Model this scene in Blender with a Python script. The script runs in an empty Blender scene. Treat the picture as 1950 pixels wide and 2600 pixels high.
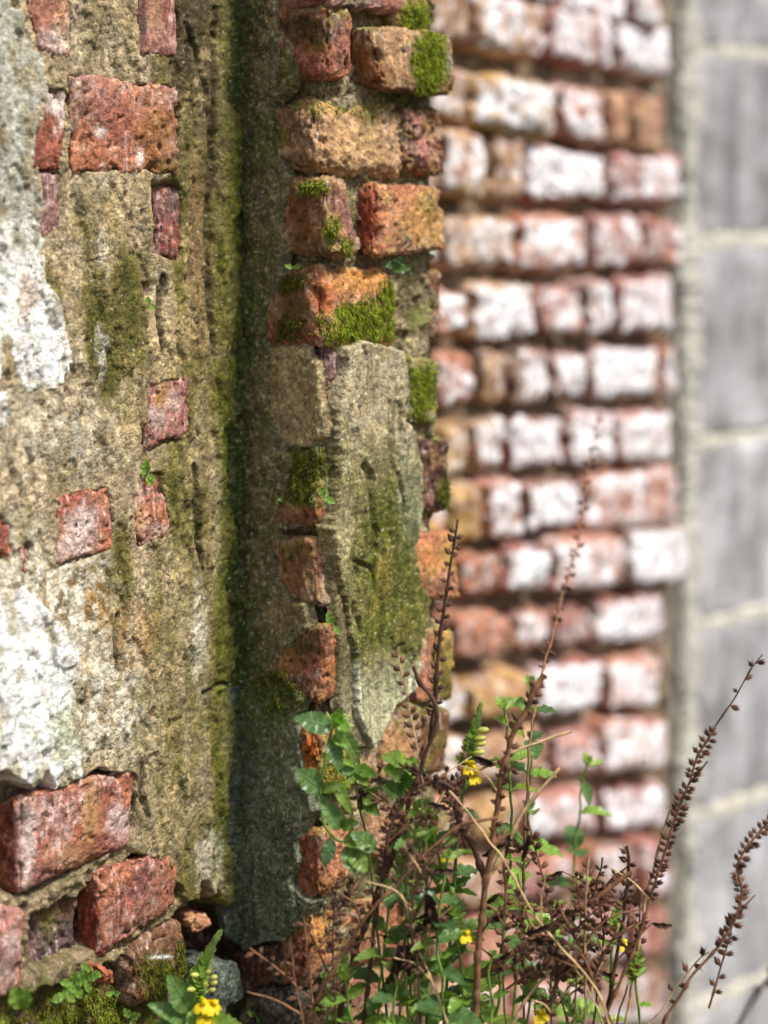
import bpy, math, random
import numpy as np
from mathutils import Vector, Matrix

# ------------------------------------------------------------------ camera, sky, sun, exposure
scene = bpy.context.scene
COL = scene.collection
H = 1.35                     # camera height above the ground (m)
F = 4123.0                   # focal length in photograph pixels
CX, YH = 975.0, 500.0        # principal column, horizon row in the 1950 x 2600 photograph

cam_d = bpy.data.cameras.new('camera'); cam = bpy.data.objects.new('camera', cam_d); COL.objects.link(cam)
cam.location = (0, 0, H); cam.rotation_euler = (math.radians(90), 0, 0)
cam_d.sensor_fit = 'VERTICAL'; cam_d.sensor_height = 36; cam_d.sensor_width = 27
cam_d.lens = 36 * F / 2600; cam_d.shift_y = -(1300 - YH) / 2600
cam_d.clip_start = .02; cam_d.clip_end = 1000
cam_d.dof.use_dof = True; cam_d.dof.focus_distance = 1.165; cam_d.dof.aperture_fstop = 2.5
scene.camera = cam

SUN_AZ = math.radians(121); SUN_EL = math.radians(56)
world = bpy.data.worlds.new('World'); scene.world = world; world.use_nodes = True
nt = world.node_tree; bg = nt.nodes['Background']
sky = nt.nodes.new('ShaderNodeTexSky'); sky.sky_type = 'NISHITA'; sky.sun_disc = False
sky.sun_elevation = SUN_EL; sky.sun_rotation = SUN_AZ; sky.air_density = 1.0; sky.dust_density = 4.0; sky.ozone_density = 1.0
nt.links.new(sky.outputs[0], bg.inputs[0]); bg.inputs[1].default_value = 0.115
sun_d = bpy.data.lights.new('sun', 'SUN'); sun = bpy.data.objects.new('sun', sun_d); COL.objects.link(sun)
sun_d.energy = 3.8; sun_d.angle = math.radians(8); sun_d.color = (1, .97, .92)
sv = Vector((math.sin(SUN_AZ) * math.cos(SUN_EL), math.cos(SUN_AZ) * math.cos(SUN_EL), math.sin(SUN_EL)))
sun.rotation_euler = sv.to_track_quat('Z', 'Y').to_euler(); sun.location = (3, -3, 4)
vs = scene.view_settings
vs.view_transform = 'Standard'; vs.look = 'None'; vs.exposure = 0.42; vs.gamma = 1; vs.use_curve_mapping = False
scene.cycles.use_denoising = True
try: scene.cycles.denoiser = 'OPENIMAGEDENOISE'
except Exception: pass
scene.cycles.max_bounces = 6; scene.cycles.diffuse_bounces = 3; scene.cycles.transparent_max_bounces = 4
scene.cycles.sample_clamp_indirect = 6

# ------------------------------------------------------------------ numpy helpers
rng = np.random.default_rng(7); random.seed(7)
def lin(rgb):
    c = np.array(rgb, float) / 255
    return np.where(c <= .04045, c / 12.92, ((c + .055) / 1.055) ** 2.4)
def ss(a, b, x):
    t = np.clip((x - a) / (b - a), 0, 1); return t * t * (3 - 2 * t)
def _h(ix, iy, iz, k):
    h = (ix.astype(np.int64) * 374761393 + iy.astype(np.int64) * 668265263 + iz.astype(np.int64) * 2147483647 + k * 1274126177) & 0xffffffff
    h = ((h ^ (h >> 13)) * 1274126177) & 0xffffffff
    h = ((h ^ (h >> 16)) * 2246822519) & 0xffffffff
    return h ^ (h >> 15)
def perlin(P, seed=0):
    i = np.floor(P); f = P - i; i = i.astype(np.int64); w = f * f * f * (f * (f * 6 - 15) + 10)
    out = 0
    for dx in (0, 1):
        for dy in (0, 1):
            for dz in (0, 1):
                h = _h(i[:, 0] + dx, i[:, 1] + dy, i[:, 2] + dz, seed)
                gx = ((h & 1023) / 511.5 - 1); gy = (((h >> 10) & 1023) / 511.5 - 1); gz = (((h >> 20) & 1023) / 511.5 - 1)
                d = gx * (f[:, 0] - dx) + gy * (f[:, 1] - dy) + gz * (f[:, 2] - dz)
                wt = (w[:, 0] if dx else 1 - w[:, 0]) * (w[:, 1] if dy else 1 - w[:, 1]) * (w[:, 2] if dz else 1 - w[:, 2])
                out = out + d * wt
    return out * 1.25
def fbm(P, freq, oct=4, seed=0, gain=.5):
    P = np.asarray(P, float) * np.asarray(freq, float); a = 1; s = 0; n = 0
    for o in range(oct):
        s = s + a * perlin(P + 17.3 * o, seed + o * 31); n += a; P = P * 2.03; a *= gain
    return s / n ** .7
def poly_sd(X, Y, poly):           # signed distance, positive inside
    poly = np.asarray(poly, float); n = len(poly); d = np.full(X.shape, 1e9); ins = np.zeros(X.shape, bool)
    for k in range(n):
        a = poly[k]; b = poly[(k + 1) % n]; e = b - a
        t = np.clip(((X - a[0]) * e[0] + (Y - a[1]) * e[1]) / max(e @ e, 1e-12), 0, 1)
        d = np.minimum(d, np.hypot(X - a[0] - t * e[0], Y - a[1] - t * e[1]))
        c = ((a[1] > Y) != (b[1] > Y))
        with np.errstate(divide='ignore', invalid='ignore'):
            ins ^= c & (X < (b[0] - a[0]) * (Y - a[1]) / (b[1] - a[1] + 1e-15) + a[0])
    return np.where(ins, d, -d)
def line_d(X, Y, pts):
    d = np.full(X.shape, 1e9); pts = np.asarray(pts, float)
    for a, b in zip(pts[:-1], pts[1:]):
        e = b - a; t = np.clip(((X - a[0]) * e[0] + (Y - a[1]) * e[1]) / (e @ e), 0, 1)
        d = np.minimum(d, np.hypot(X - a[0] - t * e[0], Y - a[1] - t * e[1]))
    return d

# ------------------------------------------------------------------ where things stand: wall planes in plan
def unit(v): v = np.array(v, float); return v / np.linalg.norm(v)
class Plane:
    def __init__(s, O, d, n): s.O = np.array(O, float); s.d = unit(d); s.n = unit(n)
    def pos(s, u, z, h):
        u, z, h = np.broadcast_arrays(np.asarray(u, float), np.asarray(z, float), np.asarray(h, float))
        return np.stack([s.O[0] + u * s.d[0] + h * s.n[0], s.O[1] + u * s.d[1] + h * s.n[1], z], -1)
    def uz(s, x, y, h=0):          # photograph pixel -> (u, z) on this wall
        rx = (np.asarray(x, float) - CX) / F; rz = (YH - np.asarray(y, float)) / F
        Yd = (s.O @ s.n + h) / (rx * s.n[0] + s.n[1])
        px = rx * Yd - s.O[0] - h * s.n[0]; py = Yd - s.O[1] - h * s.n[1]
        return px * s.d[0] + py * s.d[1], rz * Yd + H
    def pt(s, x, y, h=0):
        u, z = s.uz(x, y, h); return s.pos(u, z, h)
    def poly(s, pts, h=0):
        p = np.array(pts, float); u, z = s.uz(p[:, 0], p[:, 1], h); return np.stack([u, z], -1)
def to_px(P):
    return CX + F * P[..., 0] / P[..., 1], YH - F * (P[..., 2] - H) / P[..., 1]
def at(x, y, Y):
    return np.array([(x - CX) / F * Y, Y, H + (YH - y) / F * Y])
dA = unit((.639, .769)); nA = np.array([dA[1], -dA[0]]); nB = -dA
C0 = np.array([-.1107, 1.25]); TB = .0855
PA = Plane(C0, dA, nA)                       # left wall, runs away to the right
PB = Plane(C0, nA, nB)                       # flank of the pier, comes forward from the inner corner
PD = Plane(C0 + TB * nA, dA, nA)             # front of the pier
dC = unit((.60, .80)); PC = Plane(((1130 - CX) / F * 1.76, 1.76), dC, (dC[1], -dC[0]))   # wall behind
dE = unit((.80, .60)); PE = Plane(((1745 - CX) / F * 2.42, 2.42), dE, (dE[1], -dE[0]))     # block wall

# ------------------------------------------------------------------ object helpers
def thing(name, label, cat, loc=(0, 0, 0), group=None):
    o = bpy.data.objects.new(name, None); COL.objects.link(o); o.location = loc; o.empty_display_size = .02
    o['label'] = label; o['category'] = cat
    if group: o['group'] = group
    return o
def tag(o, label=None, cat=None, group=None, kind=None):
    if label: o['label'] = label
    if cat: o['category'] = cat
    if group: o['group'] = group
    if kind: o['kind'] = kind
    return o
def mesh(V, Fc, col=None, extra=None, smooth=True, name='mesh'):
    me = bpy.data.meshes.new(name); V = np.asarray(V, float)
    if isinstance(Fc, np.ndarray):
        k = Fc.shape[1]; me.vertices.add(len(V)); me.vertices.foreach_set('co', V.ravel())
        me.loops.add(Fc.size); me.loops.foreach_set('vertex_index', Fc.ravel().astype(np.int32))
        me.polygons.add(len(Fc)); me.polygons.foreach_set('loop_start', np.arange(0, Fc.size, k, dtype=np.int32))
        me.update(calc_edges=True)
    else:
        me.from_pydata([tuple(v) for v in V], [], Fc); me.update()
    if smooth: me.polygons.foreach_set('use_smooth', np.ones(len(me.polygons), bool))
    if col is not None:
        a = me.color_attributes.new('Col', 'FLOAT_COLOR', 'POINT'); c = np.ones((len(V), 4)); c[:, :3] = np.clip(col, 0, 1)
        a.data.foreach_set('color', c.ravel())
    if extra is not None:
        a = me.attributes.new('wash', 'FLOAT', 'POINT'); a.data.foreach_set('value', np.asarray(extra, float))
    return me
def link(name, me, mat, parent=None, loc=None):
    o = bpy.data.objects.new(name, me); COL.objects.link(o)
    if mat and not me.materials: me.materials.append(mat)
    if parent: o.parent = parent
    if loc is not None: o.location = loc
    return o
def vnormals(V, Q):
    a = V[Q[:, 2]] - V[Q[:, 0]]; b = V[Q[:, 3]] - V[Q[:, 1]]; fn = np.cross(a, b)
    N = np.zeros_like(V)
    for k in range(4): np.add.at(N, Q[:, k], fn)
    return N / (np.linalg.norm(N, axis=1, keepdims=True) + 1e-12)
def grid_faces(nu, nz):
    i = np.arange(nu * nz).reshape(nz, nu)
    return np.stack([i[:-1, :-1], i[:-1, 1:], i[1:, 1:], i[1:, :-1]], -1).reshape(-1, 4)

# ------------------------------------------------------------------ materials
def new_mat(name):
    m = bpy.data.materials.new(name); m.use_nodes = True; t = m.node_tree
    return m, t, t.nodes, t.links, t.nodes['Principled BSDF']
def nd(N, typ, **kw):
    n = N.new(typ)
    for k, v in kw.items():
        if k.startswith('i_'): n.inputs[int(k[2:])].default_value = v
        else: setattr(n, k, v)
    return n
def noise(N, L, scale, detail=3, rough=.6, vec=None):
    n = N.new('ShaderNodeTexNoise'); n.inputs['Scale'].default_value = scale; n.inputs['Detail'].default_value = detail; n.inputs['Roughness'].default_value = rough
    if vec: L.new(vec, n.inputs['Vector'])
    return n
def ramp(N, L, src, p0, p1, c0=(0, 0, 0, 1), c1=(1, 1, 1, 1)):
    r = N.new('ShaderNodeValToRGB'); r.color_ramp.elements[0].position = p0; r.color_ramp.elements[1].position = p1
    r.color_ramp.elements[0].color = c0; r.color_ramp.elements[1].color = c1; L.new(src, r.inputs[0]); return r
def mixc(N, L, a, b, fac, mode='MIX'):
    m = N.new('ShaderNodeMix'); m.data_type = 'RGBA'; m.blend_type = mode
    for s, v in ((m.inputs[0], fac), (m.inputs[6], a), (m.inputs[7], b)):
        if hasattr(v, 'default_value') or hasattr(v, 'links'): L.new(v, s)
        else: s.default_value = v
    return m.outputs[2]
def masonry(name, grain=1.0, flecks=1.0, pits=0.0, bump=.35, streak=0.0):
    m, t, N, L, B = new_mat(name)
    geo = N.new('ShaderNodeNewGeometry'); pos = geo.outputs['Position']
    a = nd(N, 'ShaderNodeAttribute', attribute_name='Col')
    n1 = noise(N, L, 520, 3, .75, pos); n2 = noise(N, L, 150, 4, .65, pos); n3 = noise(N, L, 1500, 1, .5, pos)
    r1 = ramp(N, L, n1.outputs[0], .36, .66, (1 - .66 * grain,) * 3 + (1,), (1 + .8 * grain, 1 + .76 * grain, 1 + .66 * grain, 1))
    r2 = ramp(N, L, n2.outputs[0], .3, .7, (.66, .66, .66, 1), (1.34, 1.32, 1.28, 1))
    n4 = noise(N, L, 24, 4, .65, pos); n5 = noise(N, L, 62, 4, .7, pos); gf = ramp(N, L, n4.outputs[0], .38, .62, (.4, .4, .4, 1), (1, 1, 1, 1))
    c = mixc(N, L, a.outputs[0], r1.outputs[0], gf.outputs[0], 'MULTIPLY'); c = mixc(N, L, c, r2.outputs[0], 1.0, 'MULTIPLY')
    c = mixc(N, L, c, ramp(N, L, n5.outputs[0], .34, .66, (1 - .36 * grain, 1 - .36 * grain, 1 - .34 * grain, 1), (1 + .3 * grain, 1 + .3 * grain, 1 + .28 * grain, 1)).outputs[0], 1.0, 'MULTIPLY')
    vg = N.new('ShaderNodeTexVoronoi'); vg.inputs['Scale'].default_value = 330; L.new(pos, vg.inputs['Vector']); sg = nd(N, 'ShaderNodeSeparateColor'); L.new(vg.outputs['Color'], sg.inputs[0])
    gs = ramp(N, L, sg.outputs[1], .1, .95, (1 - .45 * grain,) * 3 + (1,), (1 + .45 * grain,) * 3 + (1,)); c = mixc(N, L, c, gs.outputs[0], gf.outputs[0], 'MULTIPLY')
    v = N.new('ShaderNodeTexVoronoi'); v.inputs['Scale'].default_value = 230; L.new(pos, v.inputs['Vector'])
    vr = ramp(N, L, v.outputs['Distance'], .17, .24, (1, 1, 1, 1), (0, 0, 0, 1))
    sel = nd(N, 'ShaderNodeSeparateColor'); L.new(v.outputs['Color'], sel.inputs[0])
    gt = nd(N, 'ShaderNodeMath', operation='GREATER_THAN', i_1=.80); L.new(sel.outputs[0], gt.inputs[0])
    mu = nd(N, 'ShaderNodeMath', operation='MULTIPLY'); L.new(vr.outputs[0], mu.inputs[0]); L.new(gt.outputs[0], mu.inputs[1])
    mf = nd(N, 'ShaderNodeMath', operation='MULTIPLY', i_1=.8 * flecks); L.new(mu.outputs[0], mf.inputs[0])
    c = mixc(N, L, c, (.80, .78, .70, 1), mf.outputs[0])
    if pits:
        vp = N.new('ShaderNodeTexVoronoi'); vp.inputs['Scale'].default_value = 170; vp.inputs['Randomness'].default_value = 1
        mp = nd(N, 'ShaderNodeMapping'); mp.inputs['Scale'].default_value = (1, 1, .62); L.new(pos, mp.inputs[0]); L.new(mp.outputs[0], vp.inputs['Vector'])
        pr = ramp(N, L, vp.outputs['Distance'], .14, .25, (1, 1, 1, 1), (0, 0, 0, 1))
        s2 = nd(N, 'ShaderNodeSeparateColor'); L.new(vp.outputs['Color'], s2.inputs[0])
        g2 = nd(N, 'ShaderNodeMath', operation='GREATER_THAN', i_1=.72); L.new(s2.outputs[1], g2.inputs[0])
        pm = nd(N, 'ShaderNodeMath', operation='MULTIPLY'); L.new(pr.outputs[0], pm.inputs[0]); L.new(g2.outputs[0], pm.inputs[1])
        c = mixc(N, L, c, (.05, .03, .022, 1), nd_mul(N, L, pm.outputs[0], .75 * pits))
    L.new(c, B.inputs['Base Color']); B.inputs['Roughness'].default_value = .93; B.inputs['Specular IOR Level'].default_value = .2
    hsum = nd(N, 'ShaderNodeMath', operation='MULTIPLY_ADD', i_1=.55); L.new(n1.outputs[0], hsum.inputs[0]); L.new(n2.outputs[0], hsum.inputs[2])
    h2 = nd(N, 'ShaderNodeMath', operation='MULTIPLY_ADD', i_1=.25); L.new(n3.outputs[0], h2.inputs[0]); L.new(hsum.outputs[0], h2.inputs[2])
    hg = nd(N, 'ShaderNodeMath', operation='MULTIPLY_ADD', i_1=-.45 * grain); L.new(vg.outputs['Distance'], hg.inputs[0]); L.new(h2.outputs[0], hg.inputs[2]); hh = hg.outputs[0]
    if pits:
        sb = nd(N, 'ShaderNodeMath', operation='MULTIPLY_ADD', i_1=-.8 * pits); L.new(pm.outputs[0], sb.inputs[0]); L.new(hh, sb.inputs[2]); hh = sb.outputs[0]
    b = N.new('ShaderNodeBump'); b.inputs['Strength'].default_value = bump * 2; b.inputs['Distance'].default_value = .003
    L.new(hh, b.inputs['Height']); L.new(b.outputs[0], B.inputs['Normal'])
    return m
def nd_mul(N, L, src, k):
    q = nd(N, 'ShaderNodeMath', operation='MULTIPLY', i_1=k); L.new(src, q.inputs[0]); return q.outputs[0]
M = {}
M['plaster'] = masonry('lime_plaster', .72, .4, 0, .4)
M['limewash'] = masonry('limewash', .5, .2, 0, .42)
M['mortar'] = masonry('lime_mortar', .9, .4, 0, .5)
M['brick'] = masonry('old_brick', .55, .0, 1.0, .4)

def wash_mat():                    # red brick with worn whitewash
    m, t, N, L, B = new_mat('whitewashed_brick')
    geo = N.new('ShaderNodeNewGeometry'); pos = geo.outputs['Position']
    a = nd(N, 'ShaderNodeAttribute', attribute_name='Col'); w = nd(N, 'ShaderNodeAttribute', attribute_name='wash')
    n1 = noise(N, L, 62, 6, .8, pos); n2 = noise(N, L, 190, 3, .7, pos)
    ad = nd(N, 'ShaderNodeMath', operation='ADD'); L.new(n1.outputs[0], ad.inputs[0]); L.new(w.outputs['Fac'], ad.inputs[1])
    n3 = noise(N, L, 26, 3, .6, pos); ad2 = nd(N, 'ShaderNodeMath', operation='MULTIPLY_ADD', i_1=.9); L.new(n3.outputs[0], ad2.inputs[0]); L.new(ad.outputs[0], ad2.inputs[2]); r = ramp(N, L, nd_mul(N, L, ad2.outputs[0], .5), .64, .76)
    c = mixc(N, L, a.outputs[0], ramp(N, L, n2.outputs[0], .3, .7, (.6, .6, .6, 1), (1.4, 1.35, 1.3, 1)).outputs[0], 1.0, 'MULTIPLY')
    wc = mixc(N, L, mixc(N, L, (.58, .50, .46, 1), (.88, .88, .90, 1), ramp(N, L, n1.outputs[0], .36, .56).outputs[0]), ramp(N, L, n2.outputs[0], .35, .65, (.5, .48, .48, 1), (1.35, 1.36, 1.4, 1)).outputs[0], 1.0, 'MULTIPLY')
    L.new(mixc(N, L, c, wc, r.outputs[0]), B.inputs['Base Color']); B.inputs['Roughness'].default_value = .75
    b = N.new('ShaderNodeBump'); b.inputs['Strength'].default_value = .7; b.inputs['Distance'].default_value = .004; L.new(n1.outputs[0], b.inputs['Height']); L.new(b.outputs[0], B.inputs['Normal'])
    return m
M['washed'] = wash_mat()
def simple(name, rgb, rough=.8, scale=60, var=.35, trans=0, spec=.3, objrand=0.0, bump=0, detail=3):
    m, t, N, L, B = new_mat(name); geo = N.new('ShaderNodeNewGeometry')
    n = noise(N, L, scale, detail, .6, geo.outputs['Position']); c = tuple(lin(rgb)) + (1,)
    r = ramp(N, L, n.outputs[0], .3, .7, (1 - var,) * 3 + (1,), (1 + var,) * 3 + (1,))
    o = mixc(N, L, c, r.outputs[0], 1.0, 'MULTIPLY')
    if objrand:
        oi = N.new('ShaderNodeObjectInfo'); rr = ramp(N, L, oi.outputs['Random'], 0, 1, (1 - objrand,) * 3 + (1,), (1 + objrand, 1 + objrand * .9, 1 + objrand * .7, 1))
        o = mixc(N, L, o, rr.outputs[0], 1.0, 'MULTIPLY')
    L.new(o, B.inputs['Base Color']); B.inputs['Roughness'].default_value = rough; B.inputs['Specular IOR Level'].default_value = spec
    if bump:
        b = N.new('ShaderNodeBump'); b.inputs['Strength'].default_value = .6; b.inputs['Distance'].default_value = bump; L.new(n.outputs[0], b.inputs['Height']); L.new(b.outputs[0], B.inputs['Normal'])
    if trans:
        tr = N.new('ShaderNodeBsdfTranslucent'); L.new(o, tr.inputs[0]); mx = N.new('ShaderNodeMixShader'); mx.inputs[0].default_value = trans
        L.new(B.outputs[0], mx.inputs[1]); L.new(tr.outputs[0], mx.inputs[2]); L.new(mx.outputs[0], t.nodes['Material Output'].inputs[0])
    return m
# ------------------------------------------------------------------ ground
def build_ground():
    n = 121; k = np.linspace(-1, 1, n); a = np.sign(k) * (np.abs(k) * 1.2 + 250 * np.abs(k) ** 9)
    X, Y = np.meshgrid(a, a + 1.2); P = np.stack([X.ravel(), Y.ravel(), 0 * X.ravel()], -1)
    near = np.exp(-((P[:, 0]) ** 2 + (P[:, 1] - 1.2) ** 2) / 9)
    P[:, 2] = (fbm(P, 3, 5, 3) * .03 + fbm(P, 14, 3, 4) * .012) * near - .005
    m, t, N, L, B = new_mat('soil'); geo = N.new('ShaderNodeNewGeometry')
    n1 = noise(N, L, 9, 8, .7, geo.outputs['Position']); n2 = noise(N, L, 70, 3, .6, geo.outputs['Position'])
    c = mixc(N, L, (.10, .075, .05, 1), (.085, .10, .035, 1), ramp(N, L, n1.outputs[0], .4, .6).outputs[0])
    c = mixc(N, L, c, ramp(N, L, n2.outputs[0], .3, .7, (.5, .5, .5, 1), (1.6, 1.5, 1.4, 1)).outputs[0], 1.0, 'MULTIPLY')
    L.new(c, B.inputs['Base Color']); B.inputs['Roughness'].default_value = .95
    b = N.new('ShaderNodeBump'); b.inputs['Distance'].default_value = .02; L.new(n2.outputs[0], b.inputs['Height']); L.new(b.outputs[0], B.inputs['Normal'])
    o = link('ground', mesh(P, grid_faces(n, n)), m); o['kind'] = 'structure'; o['label'] = 'bare earth with thin green growth at the wall foot'
build_ground()

# ------------------------------------------------------------------ colour painting helpers (stains, wear and lichen, plus shade painted on some brick sides)
def blobm(px, py, wn, x, y, rx, ry, soft=.65):
    r = np.hypot((px - x) / rx, (py - y) / ry) + .75 * wn
    return ss(1 + soft * .6, 1 - soft, r)
def paint(col, m, rgb, k=1.0):
    m = (np.clip(m, 0, 1) * k)[:, None]; return col * (1 - m) + lin(rgb) * m

# ------------------------------------------------------------------ bricks: rounded, worn, pitted six-sided blocks
def lattice(n):
    nx, ny, nz = n; idx = -np.ones((nx + 1, ny + 1, nz + 1), int)
    g = np.stack(np.meshgrid(np.arange(nx + 1), np.arange(ny + 1), np.arange(nz + 1), indexing='ij'), -1)
    s = (g == 0) | (g == np.array([nx, ny, nz])); s = s.any(-1)
    idx[s] = np.arange(s.sum()); pts = g[s] / np.array([nx, ny, nz]); Q = []
    def add(a, flip):
        q = np.stack([a[:-1, :-1], a[1:, :-1], a[1:, 1:], a[:-1, 1:]], -1).reshape(-1, 4); Q.append(q[:, ::-1] if flip else q)
    add(idx[:, :, 0], True); add(idx[:, :, nz], False); add(idx[:, 0, :], False); add(idx[:, ny, :], True); add(idx[0], True); add(idx[nx], False)
    return pts, np.concatenate(Q)
_lat = {}
def hexa(c8, n, rnd=.006, amp=1.0, seed=0, chips=1.0, grow=.0022):
    """c8[i][j][k]: i along the face (left,right), j depth (front,back), k (bottom,top)."""
    if n not in _lat: _lat[n] = lattice(n)
    p, Q = _lat[n]; c8 = np.asarray(c8, float)
    size = np.array([np.linalg.norm(c8[1, 0, 0] - c8[0, 0, 0]), np.linalg.norm(c8[0, 1, 0] - c8[0, 0, 0]), np.linalg.norm(c8[0, 0, 1] - c8[0, 0, 0])])
    size = np.maximum(size, .004); q = (p - .5) * size; r = min(rnd, size.min() * .42)
    inner = np.clip(q, -(size / 2 - r), size / 2 - r); d = q - inner; dn = np.linalg.norm(d, axis=1, keepdims=True)
    q = inner + np.where(dn > 1e-9, d / np.maximum(dn, 1e-9) * r, 0); e = np.abs(p - .5) * 2
    p2 = q / size + .5; w = [1 - p2, p2]; V = 0
    for i in (0, 1):
        for j in (0, 1):
            for k in (0, 1): V = V + (w[i][:, :1] * w[j][:, 1:2] * w[k][:, 2:3]) * c8[i, j, k]
    c = c8.mean((0, 1, 2)); V = V + (p2 - .5) * 2 @ np.stack([unit(c8[1, 0, 0] - c8[0, 0, 0]), unit(c8[0, 1, 0] - c8[0, 0, 0]), unit(c8[0, 0, 1] - c8[0, 0, 0])]) * grow
    N = vnormals(V, Q); f0 = c8[1, 0, 0] - c8[0, 0, 0]; g0 = c8[0, 0, 1] - c8[0, 0, 0]; h0 = c8[0, 1, 0] - c8[0, 0, 0]
    if np.dot(np.cross(f0, h0), g0) < 0: Q = Q[:, ::-1]; N = -N
    so = np.sort((1 - e) * size / 2, axis=1); edge = ss(.014, .0, so[:, 1])          # near an arris
    lo = fbm(V, 28, 2, seed); mid = fbm(V, (110, 110, 60), 3, seed + 5); fine = fbm(V, (420, 420, 170), 2, seed + 9)
    ch = ss(.08, .45, fbm(V, 60, 3, seed + 13))
    pit = ss(.38, .62, perlin(V * 190, seed + 21))
    dsp = amp * (.0024 * lo + .0020 * mid + .0016 * fine - .0024 * pit) - chips * edge * (.0012 + .006 * ch)
    V = V + N * dsp[:, None]
    lat = fbm(V, (60, 60, 60), 2, seed + 40); V[:, 2] += amp * .0012 * lat
    return V, Q, vnormals(V, Q)
BR = dict(red=(144, 86, 72), orange=(172, 114, 86), tan=(176, 142, 106), pink=(164, 118, 108), dark=(84, 60, 50), yellow=(182, 146, 84), purple=(126, 98, 96),
          pale=(212, 198, 192), brown=(120, 86, 64), moss=(104, 122, 36), olive=(92, 90, 42), grey=(124, 118, 110), charcoal=(64, 56, 54))
def brick_col(V, N, base, second, third=None, extras=(), seed=0):
    n1 = fbm(V, 40, 4, seed + 50); n2 = fbm(V, 22, 3, seed + 60); n3 = fbm(V, 150, 3, seed + 70); px, py = to_px(V)
    col = np.tile(lin(BR[base]), (len(V), 1)); col = paint(col, ss(-.15, .25, n1), BR[second], .75)
    if third: col = paint(col, ss(.12, .38, n2), BR[third], .8)
    vs_ = fbm(V, (330, 330, 90), 3, seed + 75); col = paint(col, ss(.02, .4, vs_ + .5 * n2), BR['pale'], .52); col = paint(col, ss(.12, .45, -vs_ - .3 * n3), (74, 46, 38), .5)
    col = col * (1 + .4 * n3[:, None])
    if 100 <= seed < 140: col = paint(col, ss(.1, .5, n2 + .45 * N[:, 2] + .4 * n3), (116, 118, 48), .6); col = paint(col, ss(.12, .4, n1 - .4 * n2), (150, 130, 70), .4)
    for (x, y, rx, ry, c, k) in extras:
        col = paint(col, blobm(px, py, n1 + .6 * n3, x, y, rx, ry), BR[c] if isinstance(c, str) else c, k)
    return np.clip(col, .004, 1)
SURF = {}
def put_brick(V, Q, N, col, parent, name='brick', mat='brick', key=None):
    o = link(name, mesh(V, np.ascontiguousarray(Q), col), M[mat], parent)
    if key: SURF[key] = (V, N)
    return o
def flat_brick(quad, plane, h, parent, cols, n=(44, 8, 30), depth=.075, seed=0, extras=(), key=None, amp=1.0, rnd=.006, tilt=(0, 0), name='brick', mat='brick'):
    (TL, TR, BRr, BL) = quad; hl, hr = h + tilt[0], h + tilt[1]
    f = lambda p, hh: plane.pt(p[0], p[1], hh)
    n3 = np.array([plane.n[0], plane.n[1], 0]) * depth
    fl0, fl1, fr0, fr1 = f(BL, hl), f(TL, hl), f(BRr, hr), f(TR, hr)
    V, Q, N = hexa([[[fl0, fl1], [fl0 - n3, fl1 - n3]], [[fr0, fr1], [fr0 - n3, fr1 - n3]]], n, rnd, amp, seed)
    return put_brick(V, Q, N, brick_col(V, N, *cols, extras=extras, seed=seed), parent, name, mat, key)
def corner_brick(lt, lb, at_, ab, rt, rb, parent, cols, hB=0.0, hD=None, seed=0, extras=(), n=(44, 30, 34), key=None, amp=1.15, rnd=.006):
    if hD is None:
        a1 = PB.pt(*at_, hB); a0 = PB.pt(*ab, hB); l1 = PB.pt(*lt, hB); l0 = PB.pt(*lb, hB)
        hD = float(((a1 + a0)[:2] / 2 - PD.O) @ PD.n)
    else:
        a1 = PD.pt(*at_, hD); a0 = PD.pt(*ab, hD); Bp = Plane((a1 + a0)[:2] / 2, PB.d, PB.n); l1 = Bp.pt(*lt); l0 = Bp.pt(*lb)
    r1 = PD.pt(*rt, hD); r0 = PD.pt(*rb, hD)
    V, Q, N = hexa([[[a0, a1], [l0, l1]], [[r0, r1], [r0 + l0 - a0, r1 + l1 - a1]]], n, rnd, amp * 1.15, seed, 1.4, .0036)
    return put_brick(V, Q, N, brick_col(V, N, *cols, extras=extras, seed=seed), parent, key=key)

# ------------------------------------------------------------------ left wall: old lime plaster over brick
wallA = thing('plastered_brick_wall', 'old brick wall in the foreground under flaking olive and white lime plaster', 'wall', (C0[0] - .2, C0[1] - .23, 0))
offA = np.array(wallA.location)
class Shift:                       # children of a thing are stored relative to its base
    pass
def local(o, root): o.location = Vector(o.location) - root.location; return o

A_HOLES = [  # visible brick outlines in the plaster
 [(25, -120), (184, -120), (182, 60), (174, 150), (140, 132), (106, 122), (80, 60)],
 [(350, -120), (440, -120), (452, 80), (444, 147), (352, 138)],
 [(168, 188), (250, 200), (431, 221), (458, 274), (456, 380), (445, 436), (300, 434), (178, 441)],
 [(112, 225), (167, 226), (160, 330), (147, 433), (92, 430), (92, 330)],
 [(96, 433), (153, 436), (145, 520), (128, 590), (104, 590)],
 [(386, 458), (440, 456), (457, 476), (458, 664), (440, 664), (385, 645)],
 [(358, 716), (384, 720), (380, 752), (366, 760)],
 [(370, 970), (474, 958), (478, 1092), (430, 1130), (376, 1150), (361, 1136)],
 [(331, 1262), (372, 1202), (410, 1200), (426, 1288), (425, 1364), (380, 1378), (349, 1390), (338, 1320)],
 [(165, 1258), (212, 1246), (272, 1231), (284, 1323), (272, 1392), (210, 1420), (147, 1438), (132, 1400), (140, 1330)],
 [(-80, 1290), (8, 1315), (26, 1338), (24, 1402), (0, 1424), (-80, 1450)],
 [(62, 1356), (80, 1382), (72, 1440), (58, 1460), (50, 1400)],
 [(392, 1778), (400, 1775), (398, 1800), (400, 1822), (382, 1828), (374, 1812)],
]
A_HOLES_UZ = [PA.poly(p) for p in A_HOLES]
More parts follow.
